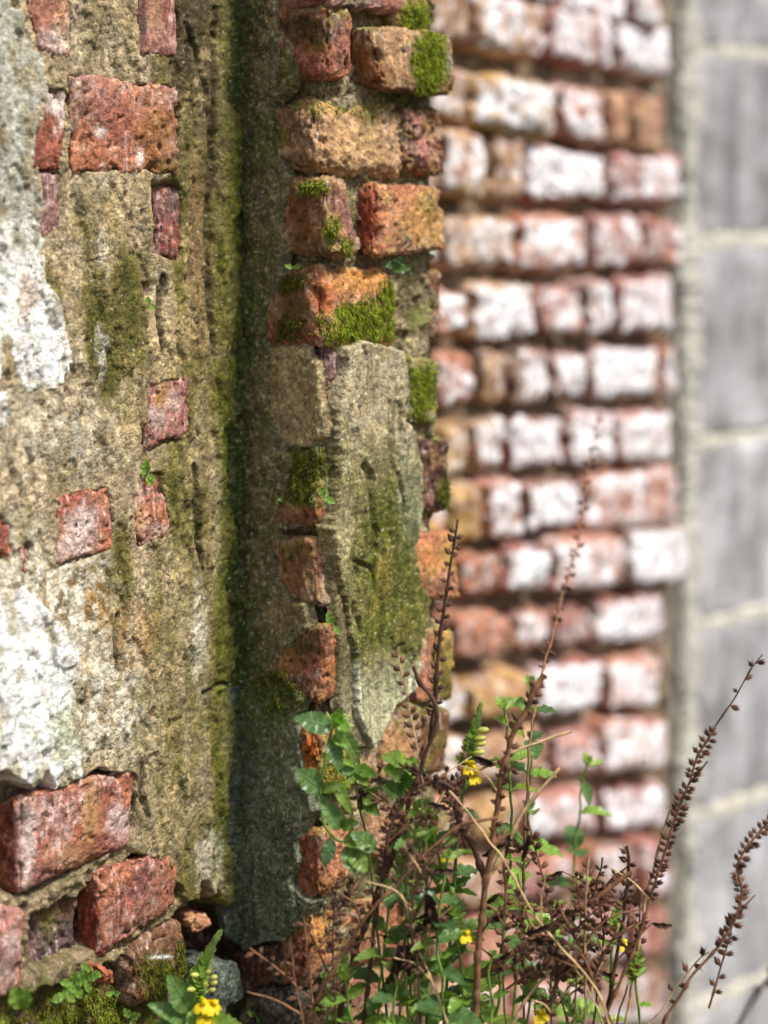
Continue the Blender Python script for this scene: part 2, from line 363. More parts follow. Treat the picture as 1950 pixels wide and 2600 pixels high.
A_LOWER = PA.poly([(-260, 1950), (0, 1968), (50, 1992), (95, 2022), (115, 1965), (140, 2018), (205, 1982), (250, 1962), (300, 1972), (338, 1975), (346, 2060), (326, 2150), (345, 2178),
   (400, 2190), (440, 2232), (468, 2292), (512, 2290), (520, 2240), (536, 2286), (548, 2266), (560, 2300), (578, 2318), (590, 2290), (602, 2326), (640, 2316), (640, 3400), (-260, 3400)])
A_DEEP = PA.poly([(462, 2322), (500, 2308), (600, 2330), (640, 2400), (640, 2470), (540, 2500), (482, 2470), (484, 2400)])
A_FOOT = PA.poly([(-300, 2560), (60, 2500), (150, 2470), (260, 2440), (360, 2420), (440, 2455), (500, 2530), (560, 2580), (640, 2560), (640, 3600), (-300, 3600)])
CRACKS = [[(545, 20), (540, 130), (533, 300), (533, 420), (528, 600), (533, 760), (540, 900)], [(490, 1180), (497, 1260), (500, 1360), (512, 1450)], [(470, 60), (500, 160), (520, 240)],
          [(360, 1950), (358, 2010), (372, 2070)], [(410, 700), (398, 800), (408, 900)], [(205, 1750), (200, 1810)], [(190, 1740), (196, 1800)], [(300, 1560), (290, 1640), (296, 1700)], [(640, 1745), (560, 1735), (520, 1760)]]
JOINTS = [[(-60, 2296), (100, 2306), (150, 2280), (330, 2160)], [(70, 2300), (62, 2400), (70, 2500)], [(60, 2490), (140, 2480), (230, 2445), (310, 2410), (452, 2308), (470, 2300)], [(190, 2270), (200, 2240)]]
RC = .009                         # the plaster is coved into the inner corner
def hA(U, Z, px, py):
    P = np.stack([U, 0 * U, Z], -1)
    w1 = fbm(P, 45, 4, 1); w2 = fbm(P, 140, 3, 2); w3 = fbm(P, 420, 2, 3); st = fbm(P, (110, 1, 16), 4, 4); lo = fbm(P, 14, 2, 5); w3 = w3 + .6 * fbm(P, (700, 1, 260), 2, 9)
    lay = fbm(P, (42, 1, 17), 4, 6); lay2 = fbm(P, (75, 1, 26), 4, 7)
    h = .0030 * lo + .0014 * w1 + .0012 * w2 + .0007 * w3 + .0010 * st
    h += .0022 * ss(-.015, .02, lay) + .0016 * ss(.10, .125, lay2)
    pock = ss(.42, .55, perlin(P * (130, 1, 90), 8)); h -= .0018 * pock
    for c in CRACKS:
        d = line_d(px + 10 * w1 + 5 * w2, py, c); h -= .0034 * ss(8, 1.5, d)
    h += .0035 * ss(0, 26, px - (533 + 8 * w1)) * ss(900, 820, py) * ss(240, 300, py)       # thicker coat right of the long crack
    h += -.002 * ss(470, 520, px) * ss(540, 520, px) * ss(240, 320, py) * ss(900, 800, py)
    dcv = np.clip(-U, 0, RC); h += RC - np.sqrt(np.maximum(RC ** 2 - (RC - dcv) ** 2, 0))
    wob = .0030 * w1 + .0022 * w2
    for i, q in enumerate(A_HOLES_UZ):
        sd = poly_sd(U, Z, q) - .0012 + 1.5 * wob + .0012 * w3; k = ss(-.0012, .0016, sd); h = h * (1 - k) + (-.008) * k
    sd = poly_sd(U, Z, A_LOWER) + 1.3 * wob; k = ss(-.003, .001, sd); rough = .0045 * fbm(P, 75, 4, 15) + .003 * w2
    k2 = np.full(px.shape, 999.)
    for c in JOINTS: k2 = np.minimum(k2, line_d(px, py + 10 * w1, c))
    h = h * (1 - k) + (-.024 + .020 * ss(34, 16, k2 + 10 * w1) + 1.5 * rough) * k
    sd = poly_sd(U, Z, A_DEEP) + wob; k = ss(-.004, .004, sd); h = h * (1 - k) + (-.050 + 2 * rough) * k
    sd = poly_sd(U, Z, A_FOOT) + 2 * wob; k = ss(-.012, .02, sd); h = h + k * (.010 + .004 * fbm(P, 50, 4, 16)); h += .05 * ss(.02, .2, sd)
    return h
W1 = [(-260, -200), (30, -60), (32, 0), (75, 80), (108, 150), (114, 220), (94, 330), (88, 420), (100, 520), (110, 600), (114, 690), (150, 780), (174, 850), (184, 920), (160, 970), (110, 992), (70, 994),
      (42, 955), (25, 900), (20, 870), (2, 890), (0, 985), (28, 992), (29, 1060), (15, 1084), (-20, 1090), (-260, 1050)]
W2 = [(-260, 1500), (0, 1512), (60, 1486), (110, 1540), (150, 1590), (190, 1600), (204, 1700), (212, 1760), (204, 1850), (206, 1980), (160, 1986), (141, 2018), (126, 1992), (114, 1962), (95, 2022), (80, 2006), (50, 1992), (20, 1972), (-10, 1966), (-260, 1950)]
def colA(P, U, Z, px, py, h):
    Q = np.stack([U, 0 * U, Z], -1); n1 = fbm(Q, 18, 5, 21); n2 = fbm(Q, 60, 4, 22); s1 = fbm(Q, (55, 1, 9), 5, 23); n3 = fbm(Q, 150, 3, 24); s2 = fbm(Q, (120, 1, 22), 4, 25)
    wn = n1 + .5 * n2
    col = np.tile(lin((160, 144, 116)), (len(px), 1)); col = paint(col, ss(-.2, .3, n2 + .5 * n3), (194, 180, 152), .8); col = paint(col, ss(-.05, .3, s1 + .3 * n3), (128, 114, 84), .7); col = paint(col, ss(.1, .4, n3 - .3 * n2), (90, 80, 58), .65); col = paint(col, ss(.05, .4, s2 - .3 * n1), (88, 80, 54), .55)
    zone = np.full(px.shape, .26); zone = np.maximum(zone, .68 * ss(160, 480, px)); zone = np.maximum(zone, .95 * blobm(px, py, wn, 300, 840, 90, 210)); zone = np.maximum(zone, .7 * blobm(px, py, wn, 160, 760, 90, 120))
    zone = np.maximum(zone, .8 * blobm(px, py, wn, 290, 1480, 60, 170)); zone = np.maximum(zone, .5 * blobm(px, py, wn, 60, 1330, 120, 90)); zone = np.maximum(zone, .6 * blobm(px, py, wn, 420, 1700, 90, 300))
    zone = np.maximum(zone, .6 * blobm(px, py, wn, 250, 560, 110, 130)); zone = np.maximum(zone, .9 * blobm(px, py, wn, 470, 1300, 60, 300)); zone = np.maximum(zone, .75 * blobm(px, py, wn, 330, 1050, 60, 130))
    ol = np.clip(zone + .55 * s1 + .45 * n2 - .05, 0, 1)
    col = paint(col, ss(.25, .8, ol), (112, 104, 52), .85); col = paint(col, ss(.62, 1.05, ol + .25 * n3), (70, 72, 30), .8)
    edge = ss(505, 600, px + 22 * n2); col = paint(col, edge * np.clip(.75 + .8 * s1, 0, 1), (104, 100, 40), .8); col = paint(col, edge * ss(.0, .3, s1 + .4 * n3) * .9, (74, 84, 30), .75)
    col = paint(col, ss(520, 595, px + 18 * n2), (100, 106, 40), .75); col = paint(col, ss(590, 618, px + 8 * n3), (66, 80, 30), .8)
    col = paint(col, blobm(px, py, wn, 500, 150, 80, 260), (92, 80, 56), .8); col = paint(col, blobm(px, py, wn, 470, 60, 50, 200), (64, 58, 42), .7)
    col = paint(col, blobm(px, py, wn, 500, 640, 34, 300), (120, 98, 62), .7)
    col = paint(col, ss(.12, .35, n1 + .5 * n3) * ss(600, 480, px), (186, 164, 124), .45)
    col = paint(col, blobm(px, py, wn, 330, 1620, 60, 90), (160, 120, 58), .5); col = paint(col, blobm(px, py, wn, 230, 1560, 60, 90), (168, 126, 66), .5)
    pale = np.maximum(blobm(px, py, wn, 70, 1660, 220, 280), .8 * blobm(px, py, wn, 300, 1680, 30, 70)); pale = np.maximum(pale, .7 * blobm(px, py, wn, 250, 1760, 120, 200)); pale = np.maximum(pale, .45 * blobm(px, py, wn, 120, 1100, 130, 120)); pale = np.maximum(pale, .6 * blobm(px, py, wn, 255, 900, 14, 60)); pale = np.maximum(pale, .6 * blobm(px, py, wn, 330, 1840, 26, 60))
    pale = np.maximum(pale, .6 * blobm(px, py, wn, 500, 1600, 24, 160)); pale = np.maximum(pale, .55 * blobm(px, py, wn, 535, 2200, 40, 90)); pale = np.maximum(pale, .6 * blobm(px, py, wn, 250, 620, 20, 60))
    col = paint(col, pale * ss(-.35, .15, s2 + n3), (222, 220, 206), .8)
    low = ss(-.002, .004, poly_sd(U, Z, A_LOWER)); col = paint(col, low, (128, 114, 88), .8); col = paint(col, low * ss(-.1, .25, n2), (88, 80, 54), .75); col = paint(col, low * ss(.1, .35, n3), (166, 152, 122), .5)
    foot = ss(-.01, .02, poly_sd(U, Z, A_FOOT) + .006 * n1); col = paint(col, foot, (84, 68, 44), .9); col = paint(col, foot * ss(-.1, .2, n2), (92, 104, 30), .85); col = paint(col, foot * ss(.1, .3, n1), (120, 80, 60), .7)
    deep = ss(-.003, .003, poly_sd(U, Z, A_DEEP)); col = paint(col, deep, (122, 78, 52), .9)
    cr = np.full(px.shape, 99.)
    for c in CRACKS: cr = np.minimum(cr, line_d(px + 10 * n2, py, c))
    col = paint(col, ss(10, 2, cr), (52, 46, 30), .7)
    return np.clip(col * (1 + .34 * n3[:, None] + .22 * s2[:, None]), .004, 1)
def fspace(lo, a, b, hi, fine, coarse):
    return np.concatenate([np.linspace(lo, a, max(2, int((a - lo) / coarse)), endpoint=False), np.linspace(a, b, int((b - a) / fine), endpoint=False), np.linspace(b, hi, max(2, int((hi - b) / coarse)))])
ua = fspace(-.55, -.245, .012, .02, .00115, .008); za = fspace(0, .67, 1.525, 1.8, .00125, .012)
U, Z = [g.ravel() for g in np.meshgrid(ua, za)]
P0 = PA.pos(U, Z, 0); px, py = to_px(P0); h = hA(U, Z, px, py); P = PA.pos(U, Z, h)
colr = colA(P, U, Z, px, py, h)
def rel(V, root): return np.asarray(V) - np.array(root.location)[None, :]
link('plaster_coat', mesh(rel(P, wallA), grid_faces(len(ua), len(za)), colr), M['plaster'], wallA)
_put = put_brick
def put_brick(V, Q, N, col, parent, name='brick', mat='brick', key=None):
    o = link(name, mesh(rel(V, parent), np.ascontiguousarray(Q), col), M[mat], parent)
    if key: SURF[key] = (V, N)
    return o
# solid body of the wall behind its plaster face
def slab_box(name, plane, u0, u1, z0, z1, h0, h1, mat, parent, col=(130, 100, 80)):
    pts = [plane.pos(u, z, hh) for hh in (h0, h1) for (u, z) in ((u0, z0), (u1, z0), (u1, z1), (u0, z1))]
    V = np.array(pts); Fc = [(0, 1, 2, 3), (4, 7, 6, 5), (0, 4, 5, 1), (1, 5, 6, 2), (2, 6, 7, 3), (3, 7, 4, 0)]
    return link(name, mesh(rel(V, parent), Fc, np.tile(lin(col), (8, 1)), smooth=False), mat, parent)
slab_box('wall_core', PA, -.55, .10, 0, 1.8, -.26, -.075, M['mortar'], wallA)

def coat(name, plane, poly, res, hf, thick, edge, colf, parent, mat, rag=.002, seed=0, seal=.004, lip=0.0):
    q = plane.poly(poly, thick); lo = q.min(0) - .012; hi = q.max(0) + .012
    us = np.arange(lo[0], hi[0], res); zs = np.arange(max(lo[1], .0), min(hi[1], 1.8), res); U, Z = [g.ravel() for g in np.meshgrid(us, zs)]
    Qp = np.stack([U, 0 * U, Z], -1); sd = poly_sd(U, Z, q) + rag * fbm(Qp, 70, 4, seed + 80) + rag * .5 * fbm(Qp, 260, 2, seed + 81)
    P0 = plane.pos(U, Z, 0); px, py = to_px(P0); base = hf(U, Z, px, py)
    h = base + (thick + seal) * ss(-edge, edge * .6, sd) - seal + lip * np.exp(-((sd - edge) / .004) ** 2)
    V = plane.pos(U, Z, h); G = grid_faces(len(us), len(zs)); keep = (sd[G] > -edge * 1.1).any(1); G = G[keep]
    used = np.unique(G); mp = -np.ones(len(U), int); mp[used] = np.arange(len(used))
    c = colf(U[used], Z[used], px[used], py[used], sd[used])
    return link(name, mesh(rel(V[used], parent), mp[G], c), M[mat], parent)
def colW(g):
    def f(U, Z, px, py, sd):
        Qp = np.stack([U, 0 * U, Z], -1); n1 = fbm(Qp, 26, 4, 91); n2 = fbm(Qp, (90, 1, 45), 4, 92); n3 = fbm(Qp, 210, 3, 93)
        col = np.tile(lin((236, 236, 235)), (len(U), 1)); col = paint(col, ss(-.05, .3, n2 + .6 * n3), (196, 194, 182), .7)
        if g == 1:
            col = paint(col, ss(.0, .3, n1 + .3 * n2) * ss(820, 300, py), (138, 136, 116), .85); col = paint(col, ss(.15, .4, n2 - n1) * ss(900, 500, py), (108, 104, 74), .7); col = paint(col, ss(.18, .32, n1) , (158, 120, 90), .45)
            col = paint(col, ss(760, 480, py + 160 * n1), (150, 150, 132), .75); col = paint(col, ss(.0, .3, n2) * ss(700, 500, py), (150, 136, 104), .6)
        else:
            col = paint(col, blobm(px, py, n1, 170, 1860, 50, 90), (150, 160, 116), .7); col = paint(col, ss(.1, .35, n2), (182, 176, 150), .7); col = paint(col, ss(1620, 1500, py) * ss(-.2, .2, n2), (190, 172, 134), .8); col = paint(col, ss(140, 200, px) * ss(-.2, .2, n2), (186, 182, 150), .6)
        col = paint(col, ss(.014, .0, sd) * ss(-.15, .15, n2 + .5 * n3), (160, 148, 118), .75)
        return col * (1 + .12 * n3[:, None])
    return f
coat('limewash_flake', PA, W1, .0012, hA, .0007, .0016, colW(1), wallA, 'limewash', .0055, 3)
coat('limewash_flake', PA, W2, .0012, hA, .0013, .0016, colW(2), wallA, 'limewash', .0055, 5)
def fA(q, h, cols, **k): return flat_brick(q, PA, h, wallA, cols, **k)
fA([(40, -130), (186, -130), (176, 150), (96, 128)], .001, ('pink', 'tan', 'orange'), seed=11, extras=[(150, 110, 40, 50, 'pale', .6), (110, 20, 50, 60, 'orange', .5)])
fA([(350, -130), (444, -130), (452, 146), (350, 138)], .0015, ('pink', 'red', 'tan'), seed=12, extras=[(362, 60, 12, 90, 'charcoal', .8), (392, 40, 20, 70, 'tan', .6)])  # narrow dark strip paints the shaded left side into the brick colour
fA([(172, 186), (452, 222), (450, 438), (178, 440)], .002, ('orange', 'pink', 'tan'), n=(80, 8, 58), seed=13, amp=1.3, extras=[(225, 240, 60, 70, 'purple', .45), (400, 330, 70, 110, (150, 104, 62), .75), (300, 300, 40, 60, 'red', .7), (355, 398, 10, 24, 'pale', .9), (255, 335, 16, 14, 'pale', .7), (430, 420, 40, 24, 'olive', .6)])
fA([(100, 224), (169, 226), (160, 434), (80, 430)], .001, ('red', 'orange', 'pale'), seed=14, extras=[(150, 250, 16, 40, 'pale', .7)])
fA([(90, 434), (156, 437), (150, 600), (90, 600)], -.001, ('pink', 'purple'), seed=15, extras=[(125, 560, 30, 40, 'purple', .7)])
fA([(384, 466), (460, 472), (460, 668), (384, 648)], -.004, ('red', 'purple', 'pink'), seed=16, amp=1.4, tilt=(-.003, .003), extras=[(440, 500, 20, 40, 'grey', .5)])
fA([(354, 712), (388, 716), (386, 764), (356, 764)], -.005, ('brown', 'dark'), n=(16, 6, 16), seed=17)
fA([(360, 966), (478, 956), (480, 1096), (360, 1150)], .0008, ('pink', 'red', 'purple'), n=(56, 8, 56), seed=18, extras=[(410, 1000, 26, 50, 'yellow', .6), (400, 1060, 40, 30, 'pale', .45), (440, 1010, 20, 40, 'pale', .4)])
fA([(328, 1250), (412, 1196), (430, 1366), (344, 1394)], .0005, ('orange', 'orange', 'red'), n=(50, 8, 56), seed=19, extras=[(350, 1310, 22, 60, 'tan', .6), (400, 1345, 26, 16, 'pale', .4)])
fA([(140, 1256), (278, 1228), (286, 1396), (128, 1440)], .001, ('orange', 'red', 'pink'), n=(64, 8, 60), seed=20, extras=[(205, 1330, 45, 70, 'pale', .75), (170, 1400, 40, 30, 'pale', .5), (185, 1275, 16, 20, 'red', .7)])
fA([(-90, 1286), (28, 1318), (28, 1406), (-90, 1454)], 0, ('red', 'orange'), n=(40, 8, 36), seed=21)
fA([(48, 1352), (82, 1362), (80, 1450), (48, 1464)], -.002, ('red', 'brown'), n=(18, 6, 30), seed=22)
fA([(372, 1772), (404, 1772), (404, 1832), (372, 1832)], -.004, ('orange', 'red'), n=(16, 6, 24), seed=23)
# lower courses laid bare
def cornerA(lt, lb, a1, a0, rt, rb, cols, h, seed, extras=(), n=(70, 24, 50), key=None, amp=1.2):
    A1, A0, R1, R0 = PA.pt(*a1, h), PA.pt(*a0, h), PA.pt(*rt, h), PA.pt(*rb, h)
    Bp = Plane((A1 + A0)[:2] / 2, PB.d, PB.n); L1, L0 = Bp.pt(*lt), Bp.pt(*lb)
    V, Q, N = hexa([[[A0, A1], [L0, L1]], [[R0, R1], [R0 + L0 - A0, R1 + L1 - A1]]], n, .006, amp, seed)
    put_brick(V, Q, N, brick_col(V, N, *cols, extras=extras, seed=seed), wallA, key=key)
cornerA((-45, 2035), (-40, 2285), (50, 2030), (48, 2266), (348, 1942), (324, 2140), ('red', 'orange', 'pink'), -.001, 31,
        [(62, 2160, 26, 120, 'pale', .75), (20, 2150, 40, 150, (112, 52, 38), .8), (230, 2080, 26, 130, (170, 140, 90), .6), (300, 2100, 34, 70, 'pale', .55), (270, 2150, 60, 40, 'red', .7), (120, 2230, 50, 50, 'pink', .6), (170, 2170, 40, 40, 'tan', .5)])  # darkest red puts the shade of the left side into the colour
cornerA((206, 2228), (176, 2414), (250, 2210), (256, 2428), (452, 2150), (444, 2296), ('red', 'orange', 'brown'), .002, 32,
        [(220, 2330, 36, 110, (140, 52, 34), .85), (268, 2300, 16, 100, 'orange', .6), (380, 2250, 60, 60, 'purple', .35), (400, 2320, 60, 40, 'brown', .6), (300, 2330, 30, 60, 'red', .5)])  # deep red at the left is painted shade on that side
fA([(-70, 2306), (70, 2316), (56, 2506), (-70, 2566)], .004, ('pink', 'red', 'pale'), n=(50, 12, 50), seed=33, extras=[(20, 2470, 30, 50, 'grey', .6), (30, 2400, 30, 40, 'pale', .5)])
fA([(58, 2290), (202, 2252), (180, 2418), (60, 2462)], -.018, ('charcoal', 'purple', 'dark'), n=(50, 12, 46), seed=34, amp=2.2, extras=[(110, 2310, 60, 36, 'brown', .7), (120, 2350, 26, 50, 'olive', .8), (175, 2290, 30, 40, 'brown', .7)])
fA([(330, 2410), (470, 2340), (486, 2470), (340, 2580)], .004, ('brown', 'brown', 'orange'), n=(50, 12, 50), seed=35, amp=1.6, rnd=.012, extras=[(400, 2470, 60, 70, 'olive', .8), (440, 2380, 40, 40, 'brown', .7), (410, 2430, 34, 5, (240, 240, 235), .95), (380, 2560, 40, 60, (172, 116, 84), .7), (460, 2460, 20, 60, 'olive', .7)], key='A18')
fA([(478, 2330), (620, 2318), (620, 2480), (480, 2490)], -.045, ('brown', 'dark', 'tan'), n=(40, 8, 40), seed=36)

# ------------------------------------------------------------------ the pier
pier = thing('brick_pier', 'projecting brick pier with mossy orange bricks and a hanging plaster slab', 'pier', (float(PD.O[0]), float(PD.O[1]), 0))
SD = .150                          # width of the pier front
class PierPath:
    def pos(s, u, z, h):
        u = np.asarray(u, float); r = .011
        def along(uu):
            uu = np.asarray(uu, float)[..., None]
            return np.where(uu < TB, C0 + uu * nA, np.where(uu < TB + SD, PD.O + (uu - TB) * dA, PD.O + SD * dA - (uu - TB - SD) * nA))
        def nrm(uu):
            uu = np.asarray(uu, float)[..., None]; return np.where(uu < TB, nB, np.where(uu < TB + SD, nA, dA))
        k = np.stack([along(u - r), along(u), along(u + r)]).mean(0); n = np.stack([nrm(u - r), nrm(u - r / 2), nrm(u), nrm(u + r / 2), nrm(u + r)]).mean(0); n = n / np.linalg.norm(n, axis=-1, keepdims=True)
        q = k + n * np.asarray(h, float)[..., None]; return np.stack([q[..., 0], q[..., 1], np.asarray(z, float)], -1)
PP = PierPath()
up = fspace(-.004, 0, TB + SD + .01, TB + SD + .22, .0013, .012); zp = fspace(0, .67, 1.525, 1.8, .0014, .012)
U, Z = [g.ravel() for g in np.meshgrid(up, zp)]; P0 = PP.pos(U, Z, 0 * U); px, py = to_px(P0)
w1 = fbm(P0, 55, 4, 61); w2 = fbm(P0, 170, 3, 62); w3 = fbm(P0, 24, 2, 63); w4 = fbm(P0, 420, 2, 64)
hp = -.0085 + .0045 * w1 + .0022 * w2 + .003 * w3 + .0008 * w4 + .003 * ss(.1, .2, w1)
V = PP.pos(U, Z, hp)
cm = np.tile(lin((134, 120, 94)), (len(U), 1)); cm = paint(cm, ss(-.1, .3, w1), (166, 152, 122), .7); cm = paint(cm, ss(.0, .3, w3 + .5 * w2), (104, 100, 62), .75); cm = paint(cm, ss(.15, .35, w2), (76, 70, 52), .6)
cm = paint(cm, ss(.1, .3, fbm(P0, 33, 3, 66)), (106, 116, 52), .6)
link('mortar_bed', mesh(rel(V, pier), grid_faces(len(up), len(zp)), cm), M['mortar'], pier)

def cb(*a, **k): return corner_brick(*a[:6], pier, *a[6:], **k)  # some extras paint the shade of left-facing sides into the brick colour
O3 = ('orange', 'tan', 'red')
cb((690, 20), (700, 192), (838, 22), (822, 196), (878, 30), (888, 188), ('orange', 'red', 'brown'), seed=101, extras=[(770, 70, 70, 45, (70, 60, 32), .9), (810, 105, 40, 25, 'olive', .6), (790, 170, 40, 30, 'red', .6), (860, 100, 20, 80, 'pink', .4)])
flat_brick([(838, -120), (1014, -110), (1018, 26), (840, 14)], PD, .008, pier, ('pink', 'red', 'purple'), seed=102, amp=1.5)
flat_brick([(1010, -90), (1092, -80), (1090, 76), (1012, 72)], PD, .006, pier, ('yellow', 'moss', 'olive'), seed=103, n=(36, 10, 44), key='P0m', amp=1.2, extras=[(1060, 40, 40, 40, 'moss', .8)])
cb((894, 84), (886, 206), (928, 66), (976, 224), (1146, 96), (1146, 236), ('tan', 'brown', 'orange'), hD=.013, seed=104, n=(60, 30, 40), key='P2', amp=1.3, extras=[(940, 180, 50, 70, (150, 92, 60), .7), (1010, 170, 40, 50, 'tan', .6), (1090, 160, 50, 80, 'moss', .85), (1140, 160, 10, 60, 'grey', .8), (1060, 235, 90, 14, 'dark', .7)])  # last extra darkens the lower edge as painted underside shade
cb((686, 268), (706, 414), (800, 250), (822, 434), (1024, 262), (1022, 446), ('tan', 'tan', 'orange'), seed=105, n=(72, 36, 54), key='P3', amp=1.4, rnd=.012, extras=[(900, 350, 90, 60, (206, 164, 122), .6), (860, 268, 90, 20, 'yellow', .6), (720, 300, 34, 60, 'brown', .7), (890, 420, 90, 20, 'tan', .6), (930, 330, 24, 70, 'olive', .5), (760, 330, 26, 26, 'dark', .5), (760, 400, 50, 20, 'dark', .5)])
flat_brick([(1022, 272), (1112, 288), (1128, 448), (1018, 424)], PD, .002, pier, ('brown', 'red', 'dark'), seed=106, n=(44, 12, 50), amp=3.0, extras=[(1080, 380, 34, 40, (196, 140, 130), .5), (1050, 300, 30, 20, 'pink', .6), (1100, 330, 30, 40, 'tan', .4)])
cb((728, 462), (706, 642), (820, 462), (846, 646), (874, 468), (910, 640), ('brown', 'tan', 'pink'), seed=107, n=(30, 40, 50), key='P5', amp=1.3, extras=[(770, 570, 50, 80, (124, 86, 48), .7), (880, 560, 30, 100, 'pink', .6), (785, 480, 40, 16, 'moss', .8), (830, 570, 20, 60, 'tan', .6)])
cb((900, 480), (906, 630), (958, 470), (950, 646), (1116, 480), (1130, 626), ('orange', 'yellow', 'orange'), hD=.007, seed=108, n=(56, 26, 46), amp=1.3, key='P6', extras=[(925, 560, 34, 90, (164, 82, 56), .8), (1050, 560, 60, 60, 'yellow', .6), (1010, 560, 30, 80, 'orange', .6), (1100, 520, 24, 40, 'olive', .4)])
cb((690, 690), (668, 872), (808, 682), (824, 868), (984, 690), (1008, 870), ('orange', 'tan', 'yellow'), seed=109, n=(60, 40, 50), key='P7', amp=1.3, rnd=.009, extras=[(740, 790, 60, 70, (96, 72, 36), .8), (820, 760, 30, 80, (176, 100, 66), .8), (910, 820, 80, 50, 'moss', .7), (910, 715, 90, 36, (190, 138, 70), .7), (740, 710, 40, 20, 'olive', .7)])
cb((760, 884), (770, 1050), (822, 882), (822, 1050), (880, 884), (880, 1050), ('purple', 'brown', 'pink'), hB=-.006, seed=110, n=(24, 24, 44))
cb((712, 1134), (690, 1334), (812, 1132), (812, 1330), (850, 1136), (850, 1326), ('olive', 'moss', 'brown'), seed=111, n=(20, 44, 50), key='P9', amp=1.4, extras=[(770, 1305, 70, 24, 'red', .9), (745, 1300, 30, 20, 'tan', .5), (790, 1180, 50, 50, 'olive', .5), (810, 1260, 10, 60, 'yellow', .6)])
cb((690, 1368), (700, 1512), (800, 1364), (814, 1536), (846, 1374), (852, 1524), ('brown', 'tan', 'pink'), seed=112, n=(24, 40, 46), extras=[(750, 1440, 60, 90, (134, 92, 54), .6), (830, 1470, 22, 80, (190, 150, 140), .5), (808, 1460, 6, 70, 'red', .6), (740, 1400, 40, 20, 'olive', .6)])
cb((690, 1600), (690, 1740), (820, 1590), (804, 1780), (850, 1586), (864, 1766), ('brown', 'orange', 'tan'), seed=113, n=(26, 44, 50), amp=1.3, extras=[(750, 1690, 60, 26, 'orange', .7), (740, 1640, 60, 40, (100, 84, 44), .7), (840, 1680, 24, 90, (180, 112, 74), .7), (832, 1640, 8, 50, 'grey', .4)])
cb((740, 1824), (750, 2000), (806, 1830), (812, 2006), (880, 1850), (884, 1996), ('orange', 'yellow', 'olive'), seed=114, n=(30, 30, 46), key='P12', amp=1.8, extras=[(790, 1900, 24, 80, (178, 96, 44), .9), (840, 1930, 40, 80, 'moss', .5)])
flat_brick([(884, 1900), (958, 1894), (962, 1986), (884, 1992)], PD, -.002, pier, ('tan', 'brown', 'grey'), seed=115, n=(36, 8, 36))
flat_brick([(962, 1800), (1072, 1790), (1072, 1972), (966, 1984)], PD, .001, pier, ('tan', 'orange', 'brown'), seed=116, n=(44, 10, 54), extras=[(1010, 1900, 50, 60, (192, 138, 96), .6)])
cb((730, 2112), (740, 2280), (822, 2112), (816, 2272), (886, 2102), (890, 2222), ('orange', 'orange', 'pink'), seed=117, n=(40, 34, 48), extras=[(780, 2190, 40, 90, (142, 78, 56), .8), (850, 2180, 40, 80, (196, 126, 92), .6), (870, 2240, 30, 20, 'tan', .4)])
flat_brick([(896, 2050), (1016, 2046), (1016, 2168), (896, 2172)], PD, .002, pier, ('tan', 'orange', 'brown'), seed=118, n=(44, 10, 44))
cb((720, 2330), (720, 2500), (786, 2310), (792, 2496), (912, 2294), (906, 2452), ('orange', 'yellow', 'red'), seed=119, n=(50, 30, 50), amp=1.3, extras=[(760, 2420, 30, 90, (120, 62, 44), .8), (820, 2380, 34, 80, (200, 140, 64), .6), (880, 2360, 24, 70, 'orange', .6), (850, 2440, 60, 20, 'red', .6)])
cb((596, 2420), (600, 2500), (730, 2392), (742, 2500), (780, 2400), (782, 2490), ('dark', 'brown', 'dark'), seed=120, n=(16, 50, 34), extras=[(670, 2450, 90, 60, (96, 52, 40), .6)])
flat_brick([(905, 2290), (1010, 2284), (1008, 2440), (905, 2450)], PD, -.003, pier, ('orange', 'tan', 'brown'), seed=121, n=(36, 8, 40))
cb((640, 2560), (640, 2700), (800, 2560), (800, 2700), (930, 2540), (930, 2690), ('dark', 'olive', 'brown'), seed=122, n=(40, 40, 40))
flat_brick([(890, 2490), (1050, 2470), (1050, 2620), (890, 2640)], PD, .006, pier, ('pink', 'tan', 'brown'), seed=123, n=(50, 10, 44), extras=[(930, 2500, 60, 30, (196, 130, 104), .6)])
# right end of the pier, half hidden behind the slab
flat_brick([(1020, 906), (1112, 916), (1112, 1072), (1020, 1070)], PD, -.001, pier, ('olive', 'moss', 'tan'), seed=131, n=(40, 10, 46), key='R1', extras=[(1085, 990, 30, 60, 'moss', .7), (1104, 1000, 8, 60, 'tan', .6)])
flat_brick([(1050, 1116), (1128, 1122), (1146, 1296), (1050, 1292)], PD, .001, pier, ('dark', 'brown', 'pink'), seed=132, n=(40, 10, 50), amp=1.8, key='R2', extras=[(1130, 1250, 20, 40, 'olive', .9), (1090, 1270, 26, 20, 'pink', .7)])
flat_brick([(1040, 1362), (1156, 1356), (1166, 1520), (1060, 1520)], PD, .003, pier, ('orange', 'yellow', 'tan'), seed=133, n=(44, 10, 50), extras=[(1090, 1420, 36, 40, (214, 150, 92), .6), (1140, 1400, 20, 50, 'yellow', .8), (1100, 1490, 40, 20, 'brown', .8)])
flat_brick([(1060, 1590), (1104, 1586), (1098, 1780), (1054, 1784)], PD, .001, pier, ('orange', 'orange', 'tan'), seed=134, n=(24, 10, 50))
flat_brick([(1106, 1590), (1150, 1596), (1150, 1776), (1100, 1784)], PD, .0, pier, ('yellow', 'olive', 'orange'), seed=135, n=(24, 10, 50), extras=[(1130, 1730, 24, 60, 'olive', .8), (1125, 1620, 20, 30, 'yellow', .8)])
flat_brick([(1074, 1806), (1140, 1800), (1136, 1960), (1074, 1966)], PD, .0, pier, ('brown', 'olive', 'dark'), seed=136, n=(24, 10, 44))
